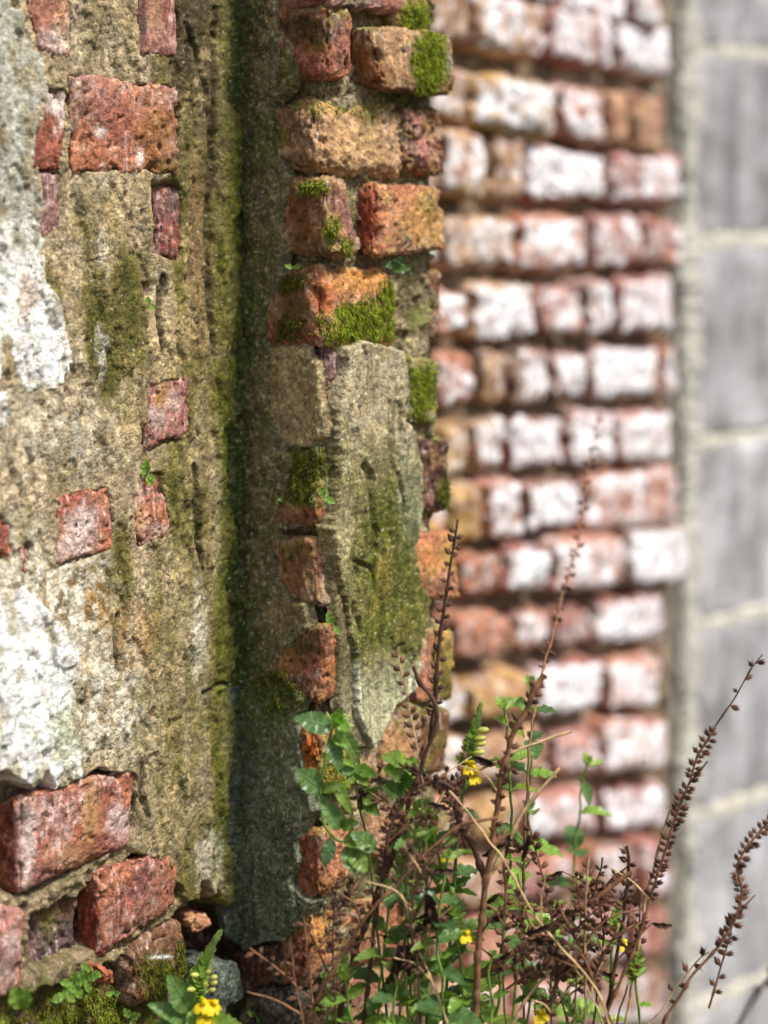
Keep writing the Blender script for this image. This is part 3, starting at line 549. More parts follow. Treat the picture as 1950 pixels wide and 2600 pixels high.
flat_brick([(1030, 2060), (1150, 2060), (1150, 2200), (1030, 2200)], PD, .0, pier, ('tan', 'olive', 'brown'), seed=137, n=(24, 10, 34))
flat_brick([(1020, 2290), (1150, 2286), (1150, 2440), (1020, 2440)], PD, .0, pier, ('orange', 'brown', 'olive'), seed=138, n=(24, 10, 34))
flat_brick([(1060, 690), (1118, 690), (1118, 860), (1050, 870)], PD, -.012, pier, ('brown', 'tan', 'olive'), seed=139, n=(24, 10, 40), amp=1.8)

# plaster left on the flank of the pier
def hB(U, Z, px, py):
    Qp = np.stack([U, 0 * U + 3, Z], -1); lay = fbm(Qp, (60, 1, 22), 4, 71)
    dcv = np.clip(U, 0, RC)
    return RC - np.sqrt(np.maximum(RC ** 2 - (RC - dcv) ** 2, 0)) + .0022 * fbm(Qp, 40, 4, 72) + .0015 * fbm(Qp, 150, 3, 73) + .0009 * fbm(Qp, 420, 2, 74) + .0016 * ss(-.01, .02, lay) + .0025 * fbm(Qp, 14, 2, 75) - .0015 * ss(.4, .55, perlin(Qp * (140, 1, 100), 76))
RB = [(560, -200), (700, -200), (701, 12), (707, 78), (746, 114), (757, 176), (746, 212), (718, 238), (679, 270), (687, 298), (707, 353), (715, 400), (734, 482), (711, 560), (726, 588), (722, 647), (707, 720), (675, 798), (668, 857),
      (676, 900), (672, 980), (679, 1053), (707, 1096), (722, 1143), (742, 1170), (730, 1237), (707, 1276), (704, 1366), (690, 1412), (716, 1470), (728, 1525), (775, 1534), (784, 1560), (782, 1596), (722, 1650), (699, 1694), (718, 1733), (762, 1772), (752, 1800), (700, 1820), (560, 1820)]
RB2 = [(560, 1742), (640, 1740), (700, 1738), (720, 1740), (764, 1774), (746, 1823), (762, 1870), (762, 1929), (781, 1988), (796, 2062), (773, 2084), (752, 2146), (762, 2193), (740, 2244), (764, 2275), (790, 2295), (777, 2322), (738, 2373), (718, 2389), (668, 2393), (617, 2418), (600, 2390), (560, 2300)]
PB2 = [(640, 866), (676, 862), (690, 880), (784, 884), (788, 911), (810, 920), (814, 980), (820, 1053), (826, 1111), (802, 1117), (793, 1133), (722, 1137), (700, 1090), (676, 1050), (660, 960)]
def colB(kind):
    def f(U, Z, px, py, sd):
        Qp = np.stack([U, 0 * U + 3, Z], -1); n1 = fbm(Qp, 24, 4, 76); n2 = fbm(Qp, 75, 4, 77); n3 = fbm(Qp, 190, 3, 78); s1 = fbm(Qp, (80, 1, 14), 4, 79)
        if kind == 0:
            col = np.tile(lin((136, 128, 96)), (len(U), 1)); col = paint(col, ss(-.1, .25, n2 + .4 * n3), (88, 86, 56), .8); col = paint(col, ss(.0, .3, n1 + .4 * s1), (92, 102, 50), .7); col = paint(col, ss(660, 615, px + 14 * n2), (84, 100, 44), .85)
            col = paint(col, blobm(px, py, n1, 690, 1300, 40, 60), (120, 108, 78), .6); col = paint(col, ss(.2, .4, n2 - .3 * n1) * ss(600, 700, py + 300 * (px > 660)), (172, 168, 146), .6); col = paint(col, ss(.006, .001, sd) * ss(-.2, .3, n2), (140, 136, 118), .35)
            col = paint(col, blobm(px, py, n1, 735, 1560, 50, 60), (150, 136, 96), .7); col = paint(col, ss(1500, 1700, py) * ss(-.1, .3, n2), (70, 92, 28), .7)
        elif kind == 1:
            col = np.tile(lin((122, 130, 108)), (len(U), 1)); col = paint(col, ss(-.1, .3, n2 + .4 * n3), (82, 94, 74), .8); col = paint(col, ss(1960, 1760, py + 60 * n1) * ss(-.3, .2, n2), (90, 106, 38), .8); col = paint(col, ss(.1, .4, n2), (150, 148, 106), .5); col = paint(col, ss(.004, .0005, sd) * ss(690, 740, px), (140, 138, 118), .35); col = paint(col, ss(630, 612, px), (120, 136, 122), .5)
        else:
            col = np.tile(lin((170, 150, 112)), (len(U), 1)); col = paint(col, ss(-.1, .3, n2), (190, 174, 136), .7); col = paint(col, ss(740, 660, px + 30 * n1), (104, 98, 58), .8); col = paint(col, ss(.05, .3, n1), (132, 120, 76), .6)
        sp = fbm(Qp, 420, 2, 89); col = paint(col, ss(.22, .42, sp + .3 * n3), (206, 202, 172), .6); col = paint(col, ss(.15, .4, -sp), (40, 42, 26), .5)
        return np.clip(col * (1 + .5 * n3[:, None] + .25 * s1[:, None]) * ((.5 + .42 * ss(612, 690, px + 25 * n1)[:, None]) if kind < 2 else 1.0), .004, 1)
    return f
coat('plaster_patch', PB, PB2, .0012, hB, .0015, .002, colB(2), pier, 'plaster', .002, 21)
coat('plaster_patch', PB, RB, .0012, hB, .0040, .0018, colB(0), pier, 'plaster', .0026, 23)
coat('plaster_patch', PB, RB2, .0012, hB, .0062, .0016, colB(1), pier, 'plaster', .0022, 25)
# hanging slab of plaster on the pier front
SLAB = [(878, 884), (900, 876), (930, 866), (985, 880), (1022, 892), (1034, 930), (1036, 1000), (1036, 1065), (1060, 1100), (1070, 1180), (1070, 1290), (1056, 1380), (1066, 1480), (1100, 1522), (1090, 1580), (1070, 1620), (1066, 1700), (1052, 1762),
        (1004, 1792), (985, 1840), (954, 1902), (925, 1866), (905, 1800), (903, 1740), (896, 1640), (884, 1560), (866, 1480), (856, 1440), (848, 1400), (842, 1340), (850, 1290), (854, 1200), (850, 1130), (852, 1080), (858, 1040), (874, 960)]
SLABU = [(846, 1440), (880, 1540), (906, 1640), (912, 1740), (914, 1800), (936, 1872), (950, 1896), (900, 1898), (880, 1862), (866, 1800), (862, 1700), (856, 1600), (850, 1530)]
def hD(U, Z, px, py):
    Qp = np.stack([U, 0 * U + 6, Z], -1); lay = fbm(Qp, (46, 1, 12), 4, 171)
    h = .0022 * fbm(Qp, 36, 4, 172) + .0013 * fbm(Qp, 150, 3, 173) + .0008 * fbm(Qp, 420, 2, 174) + .0022 * ss(-.01, .02, lay) + .0020 * fbm(Qp, (150, 1, 16), 4, 175)
    w = 16 * fbm(Qp, 40, 3, 176)
    for c in ([(905, 1180), (922, 1260), (930, 1330), (940, 1400)], [(990, 1200), (1010, 1290), (1012, 1330)], [(965, 1020), (970, 1120), (975, 1190)], [(885, 1420), (920, 1440), (928, 1490)], [(880, 1530), (890, 1600)]):
        h -= .004 * ss(9, 1, line_d(px + w, py, c))
    return h
def colD(U, Z, px, py, sd):
    Qp = np.stack([U, 0 * U + 6, Z], -1); n1 = fbm(Qp, 24, 4, 181); n2 = fbm(Qp, 75, 4, 182); n3 = fbm(Qp, 200, 3, 183); s1 = fbm(Qp, (80, 1, 11), 5, 184)
    col = np.tile(lin((176, 164, 136)), (len(U), 1)); col = paint(col, ss(-.1, .25, n2), (146, 130, 96), .7)
    col = paint(col, ss(1050, 1260, py + 200 * n1 + 140 * s1) * np.clip(.8 + .8 * s1, 0, 1), (116, 112, 54), .85); col = paint(col, blobm(px, py, n1 + .5 * n2, 975, 1440, 120, 300), (82, 88, 28), .95); col = paint(col, blobm(px, py, n1 + .5 * n2, 960, 1500, 70, 160) * ss(-.1, .3, s1), (150, 130, 56), .6)
    col = paint(col, ss(970, 1050, px + 20 * s1) * blobm(px, py, n1, 1030, 1180, 90, 230) * np.clip(.6 + s1, 0, 1), (158, 162, 140), .7); col = paint(col, ss(.1, .35, s1 + .3 * n2) * ss(1400, 1200, py), (176, 174, 154), .5)
    col = paint(col, ss(1640, 1800, py + 60 * n1) * np.clip(.7 + s1, 0, 1), (200, 202, 168), .8); col = paint(col, ss(.005, .001, sd) * ss(1600, 1750, py) * ss(-.3, .2, n2), (222, 220, 200), .8); col = paint(col, blobm(px, py, n1, 1040, 1740, 30, 50), (226, 224, 206), .7)
    col = paint(col, blobm(px, py, n1, 850, 1350, 26, 120), (176, 164, 130), .6)
    s2 = fbm(Qp, (240, 1, 30), 4, 185); col = paint(col, ss(.0, .35, s2 + .2 * n3), (66, 66, 40), .6); sp = fbm(Qp, 420, 2, 189); col = paint(col, ss(.25, .45, sp), (222, 216, 186), .45)
    return np.clip(col * (1 + .35 * n3[:, None] + .25 * s2[:, None]), .004, 1)
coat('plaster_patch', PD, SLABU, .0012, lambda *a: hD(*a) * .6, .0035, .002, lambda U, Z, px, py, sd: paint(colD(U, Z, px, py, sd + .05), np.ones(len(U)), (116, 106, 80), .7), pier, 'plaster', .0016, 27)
coat('plaster_slab', PD, SLAB, .0011, hD, .0070, .0016, colD, pier, 'plaster', .0034, 29, seal=.007, lip=.0004)

# ------------------------------------------------------------------ wall behind: whitewashed brick, out of focus
wallC = thing('whitewashed_brick_wall', 'blurred red brick wall with worn whitewash behind the pier', 'wall', tuple(PC.pos(.25, 0, 0)))
ROWS = [  # (y at x=1150, y at x=1700, height, brick x-limits)
 (-120, 20, 150, [950, 1110, 1260, 1420, 1600, 1690]), (34, 132, 156, [950, 1090, 1196, 1395, 1562, 1705]), (240, 322, 150, [960, 1086, 1196, 1420, 1540, 1608, 1694]), (414, 460, 160, [960, 1120, 1245, 1340, 1545, 1738]),
 (614, 620, 146, [960, 1118, 1316, 1500, 1640, 1740]), (800, 778, 146, [960, 1098, 1198, 1366, 1486, 1566, 1718]), (962, 942, 140, [960, 1106, 1214, 1298, 1398, 1494, 1678, 1728]), (1136, 1108, 146, [960, 1112, 1198, 1290, 1440, 1570, 1714]),
 (1310, 1258, 146, [960, 1136, 1234, 1336, 1486, 1732]), (1464, 1410, 142, [960, 1160, 1286, 1404, 1594, 1752]), (1622, 1566, 138, [960, 1146, 1308, 1400, 1504, 1694]), (1780, 1722, 146, [960, 1190, 1366, 1536, 1684]),
 (1938, 1890, 142, [960, 1180, 1400, 1530, 1704]), (2090, 2050, 136, [960, 1200, 1330, 1520, 1704]), (2250, 2206, 138, [960, 1150, 1290, 1500, 1620, 1706]), (2410, 2366, 138, [960, 1180, 1390, 1600, 1706]), (2570, 2530, 140, [960, 1100, 1300, 1500, 1706]), (2730, 2690, 140, [960, 1180, 1400, 1560, 1706]), (2890, 2850, 140, [960, 1100, 1300, 1500, 1706])]
WASH = [w_ - .045 for w_ in [.52, .56, .53, .60, .58, .58, .57, .58, .60, .57, .57, .56, .54, .5, .46, .42, .38, .36, .36]]
cpal = ['red', 'red', 'orange', 'pink', 'orange', 'brown', 'red']
rr = random.Random(5)
for ri, (yl, yr, hh, xs) in enumerate(ROWS):
    for bi, (x0, x1) in enumerate(zip(xs[:-1], xs[1:])):
        g = 9; yy = lambda x: yl + (yr - yl) * (x - 1150) / 550
        j = lambda a: rr.uniform(-a, a); t0 = hh / 2 - 8 + j(9); t1 = t0 + j(5)
        q = [(x0 + g + j(4), yy(x0) - t0 + j(9)), (x1 - g + j(4), yy(x1) - t1 + j(9)), (x1 - g + j(4), yy(x1) + t1 + j(7)), (x0 + g + j(4), yy(x0) + t0 + j(7))]
        hf = rr.uniform(-.008, .012); f = lambda p: PC.pt(p[0], p[1], hf); n3 = np.array([PC.n[0], PC.n[1], 0]) * .10
        TL, TR, B1, B0 = [f(p) for p in q]; sd = 300 + ri * 12 + bi
        V, Q, N = hexa([[[B0, TL], [B0 - n3, TL - n3]], [[B1, TR], [B1 - n3, TR - n3]]], (26, 6, 16), .010, 3.0, sd, 2.0)
        base = rr.choice(cpal); xc = (x0 + x1) / 2
        if xc < 1330: base = rr.choice(['orange', 'tan', 'tan', 'yellow', 'orange'])
        if ri in (2,) and x0 > 1530: base = 'tan'
        col = brick_col(V, N, base, rr.choice(['red', 'orange', 'brown', 'pink']), None, (), sd)
        front = .35 + .65 * ss(.1, .8, N @ np.array([PC.n[0], PC.n[1], 0])); up_ = ss(.3, .8, N[:, 2])
        wv = WASH[ri] + rr.uniform(-.16, .14) - (.12 if xc < 1330 else 0) - (.3 if ri == 2 and x0 > 1530 else 0) - (.2 if (ri in (3, 10) and x0 in (1245, 1400)) else 0)
        o = link('brick', mesh(rel(V, wallC), np.ascontiguousarray(Q), col, wv * front + .02), M['washed'], wallC)
UC = float(PC.uz(1735, 1000)[0]); uc = fspace(-.30, -.1, UC, UC + .008, .004, .01); zc = np.linspace(0, 1.8, 440); U, Z = [g.ravel() for g in np.meshgrid(uc, zc)]
P0 = PC.pos(U, Z, 0); w1 = fbm(P0, 50, 4, 401); w2 = fbm(P0, 18, 3, 402); V = PC.pos(U, Z, -.028 + .010 * w1 + .008 * w2)
cm = np.tile(lin((120, 100, 78)), (len(U), 1)); cm = paint(cm, ss(-.1, .3, w1), (70, 56, 44), .8); cm = paint(cm, ss(.1, .3, w2), (176, 160, 132), .5)
link('mortar_bed', mesh(rel(V, wallC), grid_faces(len(uc), len(zc)), cm, .08 + .3 * w2), M['washed'], wallC)
slab_box('wall_core', PC, -.30, UC, 0, 1.8, -.2, -.05, M['mortar'], wallC)

# ------------------------------------------------------------------ block wall at the right
wallE = thing('concrete_block_wall', 'blurred grey concrete block wall with pale raised joints at the right', 'wall', tuple(PE.pos(.3, 0, 0)))
def blockmat():
    m, t, N, L, B = new_mat('concrete_block'); geo = N.new('ShaderNodeNewGeometry'); pos = geo.outputs['Position']
    mp = nd(N, 'ShaderNodeMapping'); mp.inputs['Scale'].default_value = (1, 1, .18); L.new(pos, mp.inputs[0])
    n1 = noise(N, L, 26, 4, .6, mp.outputs[0]); n2 = noise(N, L, 260, 3, .6, pos)
    c = mixc(N, L, (.25, .25, .26, 1), (.52, .52, .535, 1), ramp(N, L, n1.outputs[0], .35, .65).outputs[0])
    c = mixc(N, L, c, ramp(N, L, n2.outputs[0], .3, .7, (.7, .7, .7, 1), (1.3, 1.3, 1.3, 1)).outputs[0], 1.0, 'MULTIPLY'); n6 = noise(N, L, 11, 5, .7, pos); oi = N.new('ShaderNodeObjectInfo')
    c = mixc(N, L, c, ramp(N, L, n6.outputs[0], .34, .64, (.55, .54, .52, 1), (1.25, 1.25, 1.26, 1)).outputs[0], 1.0, 'MULTIPLY'); c = mixc(N, L, c, ramp(N, L, oi.outputs['Random'], 0, 1, (.8, .8, .8, 1), (1.15, 1.15, 1.15, 1)).outputs[0], 1.0, 'MULTIPLY')
    L.new(c, B.inputs['Base Color']); B.inputs['Roughness'].default_value = .85
    b = N.new('ShaderNodeBump'); b.inputs['Distance'].default_value = .003; L.new(n2.outputs[0], b.inputs['Height']); L.new(b.outputs[0], B.inputs['Normal']); return m
M['block'] = blockmat()
zj = [PE.uz(1850, y)[1] for y in (3460, 2990, 2520, 2045, 1570, 1115, 612, 130, -340)]
for r in range(len(zj) - 1):
    z0, z1 = max(zj[r] + .006, .0), min(zj[r + 1] - .006, 1.8); us = [.012, .30, .70] if r % 2 else [.012, .46, .86]
    for u0, u1 in zip(us[:-1], us[1:]):
        c8 = [[[PE.pos(u, z, hh) for z in (z0, z1)] for hh in (0, -.1)] for u in (u0 + .004, u1 - .004)]
        V, Q, N = hexa(np.array(c8), (30, 5, 20), .006, .8, 600 + r * 3, .6); link('concrete_block', mesh(rel(V, wallE), np.ascontiguousarray(Q)), M['block'], wallE)
def ridge(name, pts, rad, seed, parent, mat, rgb, flat=.55):
    pts = np.array(pts, float); n = int(np.linalg.norm(pts[1] - pts[0]) / .003); m = 9
    t = np.linspace(0, 1, n); c = pts[0] + (pts[1] - pts[0]) * t[:, None]; ax = unit(pts[1] - pts[0]); nn = np.array([PE.n[0], PE.n[1], 0]); sd = np.cross(ax, nn)
    ang = np.linspace(-.15, math.pi + .15, m); R = rad * np.clip(.85 + 1.3 * fbm(c, 7, 4, seed) + .3 * fbm(c, 60, 2, seed + 1), .15, 2.4)
    V = c[:, None, :] + R[:, None, None] * (np.cos(ang)[None, :, None] * sd + flat * np.sin(ang)[None, :, None] * nn); V = V.reshape(-1, 3)
    V += .35 * rad * fbm(V, 90, 3, seed + 2)[:, None] * nn; i = np.arange(n * m).reshape(n, m); Q = np.stack([i[:-1, :-1], i[:-1, 1:], i[1:, 1:], i[1:, :-1]], -1).reshape(-1, 4)
    col = np.tile(lin(rgb), (len(V), 1)) * (1 + .25 * fbm(V, 60, 3, seed + 3)[:, None])
    return link(name, mesh(rel(V, parent), Q, col), M[mat], parent)
for r, z in enumerate(zj):
    if 0 < z < 1.8: ridge('mortar_joint', [PE.pos(.0, z, -.002), PE.pos(.86, z, -.002)], .015, 700 + r * 5, wallE, 'mortar', (222, 219, 208), .35)
ridge('mortar_joint', [PE.pos(.006, 0, .0), PE.pos(.006, 1.8, .0)], .024, 760, wallE, 'mortar', (200, 199, 192), .3)
slab_box('wall_core', PE, -.03, .86, 0, 1.8, -.18, -.006, M['mortar'], wallE, (150, 146, 136))
# ------------------------------------------------------------------ moss: tufts of short blades on the bricks
def moss_mat(name, c0, c1):
    m, t, N, L, B = new_mat(name); geo = N.new('ShaderNodeNewGeometry'); n = noise(N, L, 140, 3, .6, geo.outputs['Position'])
    c = mixc(N, L, tuple(lin(c0)) + (1,), tuple(lin(c1)) + (1,), ramp(N, L, n.outputs[0], .35, .65).outputs[0])
    L.new(c, B.inputs['Base Color']); B.inputs['Roughness'].default_value = .7; B.inputs['Specular IOR Level'].default_value = .2
    tr = N.new('ShaderNodeBsdfTranslucent'); L.new(c, tr.inputs[0]); mx = N.new('ShaderNodeMixShader'); mx.inputs[0].default_value = .3
    L.new(B.outputs[0], mx.inputs[1]); L.new(tr.outputs[0], mx.inputs[2]); L.new(mx.outputs[0], t.nodes['Material Output'].inputs[0]); return m
M['moss_bright'] = moss_mat('bright_moss', (92, 100, 30), (156, 172, 46)); M['moss_olive'] = moss_mat('olive_moss', (70, 76, 20), (128, 132, 44))
def moss(key, blobs, n, ln, mat, label, seed, surf=None):
    V, N = surf if surf is not None else SURF[key]; px, py = to_px(V); w = fbm(V, 60, 3, seed) + .6 * fbm(V, 200, 2, seed + 1); m = 0
    for b in blobs: m = np.maximum(m, blobm(px, py, w, *b))
    view = V - np.array([0, 0, H]); m = m * ((N * view).sum(1) < .3 * np.linalg.norm(view, axis=1)); idx = np.nonzero(m > .15)[0]
    if not len(idx): return
    r = np.random.default_rng(seed); k = r.choice(idx, n, p=m[idx] / m[idx].sum()); p = V[k] + r.normal(0, .0007, (n, 3)); nn = N[k]
    d = .75 * nn + r.normal(0, .5, (n, 3)) + np.array([0, 0, -.5]); d /= np.linalg.norm(d, axis=1, keepdims=True); L = ln * r.uniform(.5, 1.3, (n, 1)) * (.5 + .8 * m[k][:, None])
    s = np.cross(d, r.normal(0, 1, (n, 3))); s /= np.linalg.norm(s, axis=1, keepdims=True); wd = .00036 * r.uniform(.7, 1.5, (n, 1))
    bend = np.array([0, 0, -.35]) * L; p = p - nn * .0008
    a, b_, c, d2, e = p - s * wd, p + s * wd, p + d * L * .6 + s * wd * 1.1, p + d * L * .6 - s * wd * 1.1, p + d * L + bend
    Vv = np.stack([a, b_, c, d2, e], 1).reshape(-1, 3); i = np.arange(n)[:, None] * 5
    Fq = np.concatenate([i + np.array([0, 1, 2]), i + np.array([0, 2, 3]), i + np.array([3, 2, 4])])
    c0 = p.mean(0); o = link('moss', mesh(Vv - c0, np.ascontiguousarray(Fq), smooth=False), M[mat], None, tuple(c0)); return tag(o, label, 'moss', None, 'stuff')
moss('P2', [(1090, 155, 46, 80)], 5200, .0030, 'moss_bright', 'bright green moss on the right end of the upper tan brick', 801)
moss('P0m', [(1055, 45, 40, 40)], 2000, .0024, 'moss_bright', 'yellow green moss on the topmost brick of the pier', 802)
moss('P3', [(850, 270, 110, 22), (920, 285, 60, 26), (718, 330, 22, 34)], 1800, .0022, 'moss_bright', 'thin moss along the top of the wide tan brick', 803)
moss('P5', [(790, 478, 44, 22), (845, 590, 24, 46), (885, 620, 20, 26)], 1900, .0026, 'moss_bright', 'small green moss tufts on the arris of the brown brick', 804)
moss('P7', [(920, 815, 96, 60), (985, 760, 22, 60)], 6500, .0034, 'moss_bright', 'thick green moss hanging on the brick above the plaster slab', 805)
moss('P7', [(745, 720, 50, 26), (730, 830, 44, 36)], 2400, .0022, 'moss_olive', 'dark olive moss on the shaded side of the brick above the slab', 806)
moss('P9', [(770, 1200, 50, 80)], 2600, .0022, 'moss_olive', 'olive moss covering the small brick left of the slab', 807)
moss('R1', [(1080, 990, 40, 76)], 2800, .0026, 'moss_bright', 'green moss on the blurred brick right of the slab top', 808)
moss('R2', [(1132, 1250, 16, 34)], 1200, .003, 'moss_olive', 'moss speck on the dark brick right of the slab', 809)
moss('P12', [(850, 1930, 34, 70), (850, 1990, 40, 20)], 2200, .0026, 'moss_bright', 'yellow green moss beside the crumbling orange brick', 810)
moss('A18', [(410, 2480, 60, 50), (460, 2450, 20, 60)], 2400, .0026, 'moss_olive', 'olive moss on the brown brick at the wall foot', 811)
_ua = np.arange(-.25, .0, .002); _za = np.arange(H - .66, H - .52, .002); _U, _Z = [g.ravel() for g in np.meshgrid(_ua, _za)]; _p0 = PA.pos(_U, _Z, 0); _a, _b = to_px(_p0)
_V = PA.pos(_U, _Z, hA(_U, _Z, _a, _b)); _N = vnormals(_V, grid_faces(len(_ua), len(_za)))
moss(None, [(230, 2560, 150, 60), (120, 2590, 120, 50), (330, 2500, 70, 40)], 4800, .0022, 'moss_olive', 'olive moss carpet over the crumbling foot of the left wall', 812, (_V, _N))
moss(None, [(280, 2550, 60, 46)], 1500, .0026, 'moss_bright', 'bright moss cushion low on the left wall', 813, (_V, _N))
_ub = np.arange(0, .08, .002); _zb = np.arange(H - .40, H - .28, .002); _U, _Z = [g.ravel() for g in np.meshgrid(_ub, _zb)]; _p0 = PB.pos(_U, _Z, 0); _a, _b = to_px(_p0)
_V = PB.pos(_U, _Z, hB(_U, _Z, _a, _b) + .0062); _N = vnormals(_V, grid_faces(len(_ub), len(_zb))); _N = _N * np.sign((_N @ np.array([PB.n[0], PB.n[1], 0])))[:, None]
moss(None, [(690, 1770, 70, 60)], 3500, .0014, 'moss_olive', 'dark moss along the ledge of the pier side plaster', 814, (_V, _N))

# ------------------------------------------------------------------ plant pieces
def leaf_mat(name, c0, c1, cv, rough=.42):
    m, t, N, L, B = new_mat(name); tc = N.new('ShaderNodeUVMap'); sx = N.new('ShaderNodeSeparateXYZ'); L.new(tc.outputs[0], sx.inputs[0])
    oi = N.new('ShaderNodeObjectInfo'); base = mixc(N, L, tuple(lin(c0)) + (1,), tuple(lin(c1)) + (1,), oi.outputs['Random'])
    geo = N.new('ShaderNodeNewGeometry'); n = noise(N, L, 220, 3, .6, geo.outputs['Position'])
    base = mixc(N, L, base, ramp(N, L, n.outputs[0], .3, .7, (.72, .72, .7, 1), (1.3, 1.28, 1.2, 1)).outputs[0], 1.0, 'MULTIPLY')
    y = nd(N, 'ShaderNodeMath', operation='ABSOLUTE'); L.new(sx.outputs[1], y.inputs[0])
    q = nd(N, 'ShaderNodeMath', operation='MULTIPLY_ADD', i_1=-.9); L.new(y.outputs[0], q.inputs[0])
    k = nd(N, 'ShaderNodeMath', operation='MULTIPLY', i_1=6.5); L.new(sx.outputs[0], k.inputs[0]); L.new(k.outputs[0], q.inputs[2])
    fr = nd(N, 'ShaderNodeMath', operation='PINGPONG', i_1=.5); L.new(q.outputs[0], fr.inputs[0])
    v1 = ramp(N, L, fr.outputs[0], .02, .12, (1, 1, 1, 1), (0, 0, 0, 1)); v2 = ramp(N, L, y.outputs[0], .03, .10, (1, 1, 1, 1), (0, 0, 0, 1))
    vm = nd(N, 'ShaderNodeMath', operation='MAXIMUM'); L.new(v1.outputs[0], vm.inputs[0]); L.new(v2.outputs[0], vm.inputs[1])
    c = mixc(N, L, base, tuple(lin(cv)) + (1,), nd_mul(N, L, vm.outputs[0], .45))
    L.new(c, B.inputs['Base Color']); B.inputs['Roughness'].default_value = rough; B.inputs['Specular IOR Level'].default_value = .5
    b = N.new('ShaderNodeBump'); b.inputs['Strength'].default_value = .8; b.inputs['Distance'].default_value = .0012; b.invert = True
    L.new(vm.outputs[0], b.inputs['Height']); L.new(b.outputs[0], B.inputs['Normal'])
    tr = N.new('ShaderNodeBsdfTranslucent'); L.new(mixc(N, L, c, (1.1, 1.35, .5, 1), 1.0, 'MULTIPLY'), tr.inputs[0]); mx = N.new('ShaderNodeMixShader'); mx.inputs[0].default_value = .36
    L.new(B.outputs[0], mx.inputs[1]); L.new(tr.outputs[0], mx.inputs[2]); L.new(mx.outputs[0], t.nodes['Material Output'].inputs[0]); return m
M['leaf'] = leaf_mat('green_leaf', (88, 116, 46), (140, 168, 68), (178, 198, 124))
M['leaf_dark'] = leaf_mat('dark_leaf', (66, 98, 56), (104, 136, 74), (120, 156, 116), .36)
M['leaf_lime'] = leaf_mat('young_leaf', (110, 150, 58), (138, 172, 70), (176, 204, 120))
M['stem'] = simple('green_stem', (104, 132, 58), .5, 80, .3, 0, .4)
M['petal'] = simple('yellow_petal', (232, 204, 30), .5, 120, .15, .35, .3)
M['petal_pale'] = simple('pale_bud', (206, 208, 110), .5, 120, .15, .3, .3)
M['dead_dark'] = simple('dead_stem_dark', (78, 56, 44), .75, 160, .45, 0, .25, bump=.0008)
M['dead_brown'] = simple('dead_stem_brown', (120, 84, 60), .7, 160, .4, 0, .3, bump=.0006)
M['dead_straw'] = simple('dead_straw', (188, 158, 116), .7, 120, .45, 0, .3, bump=.0004)
M['capsule'] = simple('dry_seed_capsule', (94, 64, 50), .7, 260, .5, 0, .3, objrand=.45)
M['withered'] = simple('withered_leaf', (66, 48, 40), .8, 180, .5, .15, .2, objrand=.35, bump=.001)

def leaf_mesh(W, fold, curl, wave, seed, name):
    nl, nw = 20, 6; r = random.Random(seed); V, uv = [], []
    for i in range(nl + 1):
        s = i / nl; w = W * 1.75 * (s + .02) ** .62 * (1 - s) ** .8 + .006
        for j in range(nw + 1):
            t = (j / nw - .5) * 2; e = abs(t) == 1
            ww = w * (1 + (.10 if i % 2 else -.05) * e * (0 < i < nl)); x = s + (.02 * e * (i % 2))
            y = t * ww * (1 - .25 * fold * abs(t)); z = fold * abs(t) * ww - curl * s * s + wave * math.sin(s * 17 + seed) * ww * abs(t) - .018 * math.cos((s * 6.5 - .9 * abs(t)) * 2 * math.pi) * (ww / W) * abs(t)
            V.append((x, y, z)); uv.append((s, t))
    Q = []
    for i in range(nl):
        for j in range(nw): a = i * (nw + 1) + j; Q.append((a, a + 1, a + nw + 2, a + nw + 1))
    me = mesh(np.array(V), np.array(Q), name=name); ul = me.uv_layers.new(name='UVMap'); li = np.array(Q).ravel()
    ul.data.foreach_set('uv', np.array(uv)[li].ravel()); return me
LEAF = {}
for mk in ('leaf', 'leaf_dark', 'leaf_lime', 'withered'):
    LEAF[mk] = []
    for k, (W, fo, cu, wa) in enumerate([(.42, .30, .25, .12), (.38, .42, .5, .1), (.50, .2, .15, .15), (.34, .45, .6, .1), (.46, .15, .4, .2)]):
        if mk == 'withered': W, fo, cu, wa = W * .5, .9, cu * 1.3, .5
        me = leaf_mesh(W, fo, cu, wa, k * 3 + 1, 'leaf'); me.materials.append(M[mk]); LEAF[mk].append(me)
M['bract'] = leaf_mat('downy_bract', (150, 176, 98), (180, 200, 124), (200, 214, 150), .6)
LEAF['bract'] = [leaf_mesh(.60, .5, -.45, .05, 40, 'bract')]; LEAF['bract'][0].materials.append(M['bract'])
def frame(d, n):
    x = Vector(d).normalized(); n = Vector(n); y = n.cross(x)
    if y.length < 1e-5: y = Vector((0, 1, .2)).cross(x)
    y.normalize(); z = x.cross(y); return Matrix((x, y, z)).transposed()
def lathe(prof, n=8, name='m'):
    V, Q = [], []
    for (x, r) in prof:
        for k in range(n): a = 2 * math.pi * k / n; V.append((x, r * math.cos(a), r * math.sin(a)))
    for i in range(len(prof) - 1):
        for k in range(n): Q.append((i * n + k, i * n + (k + 1) % n, (i + 1) * n + (k + 1) % n, (i + 1) * n + k))
    return V, Q
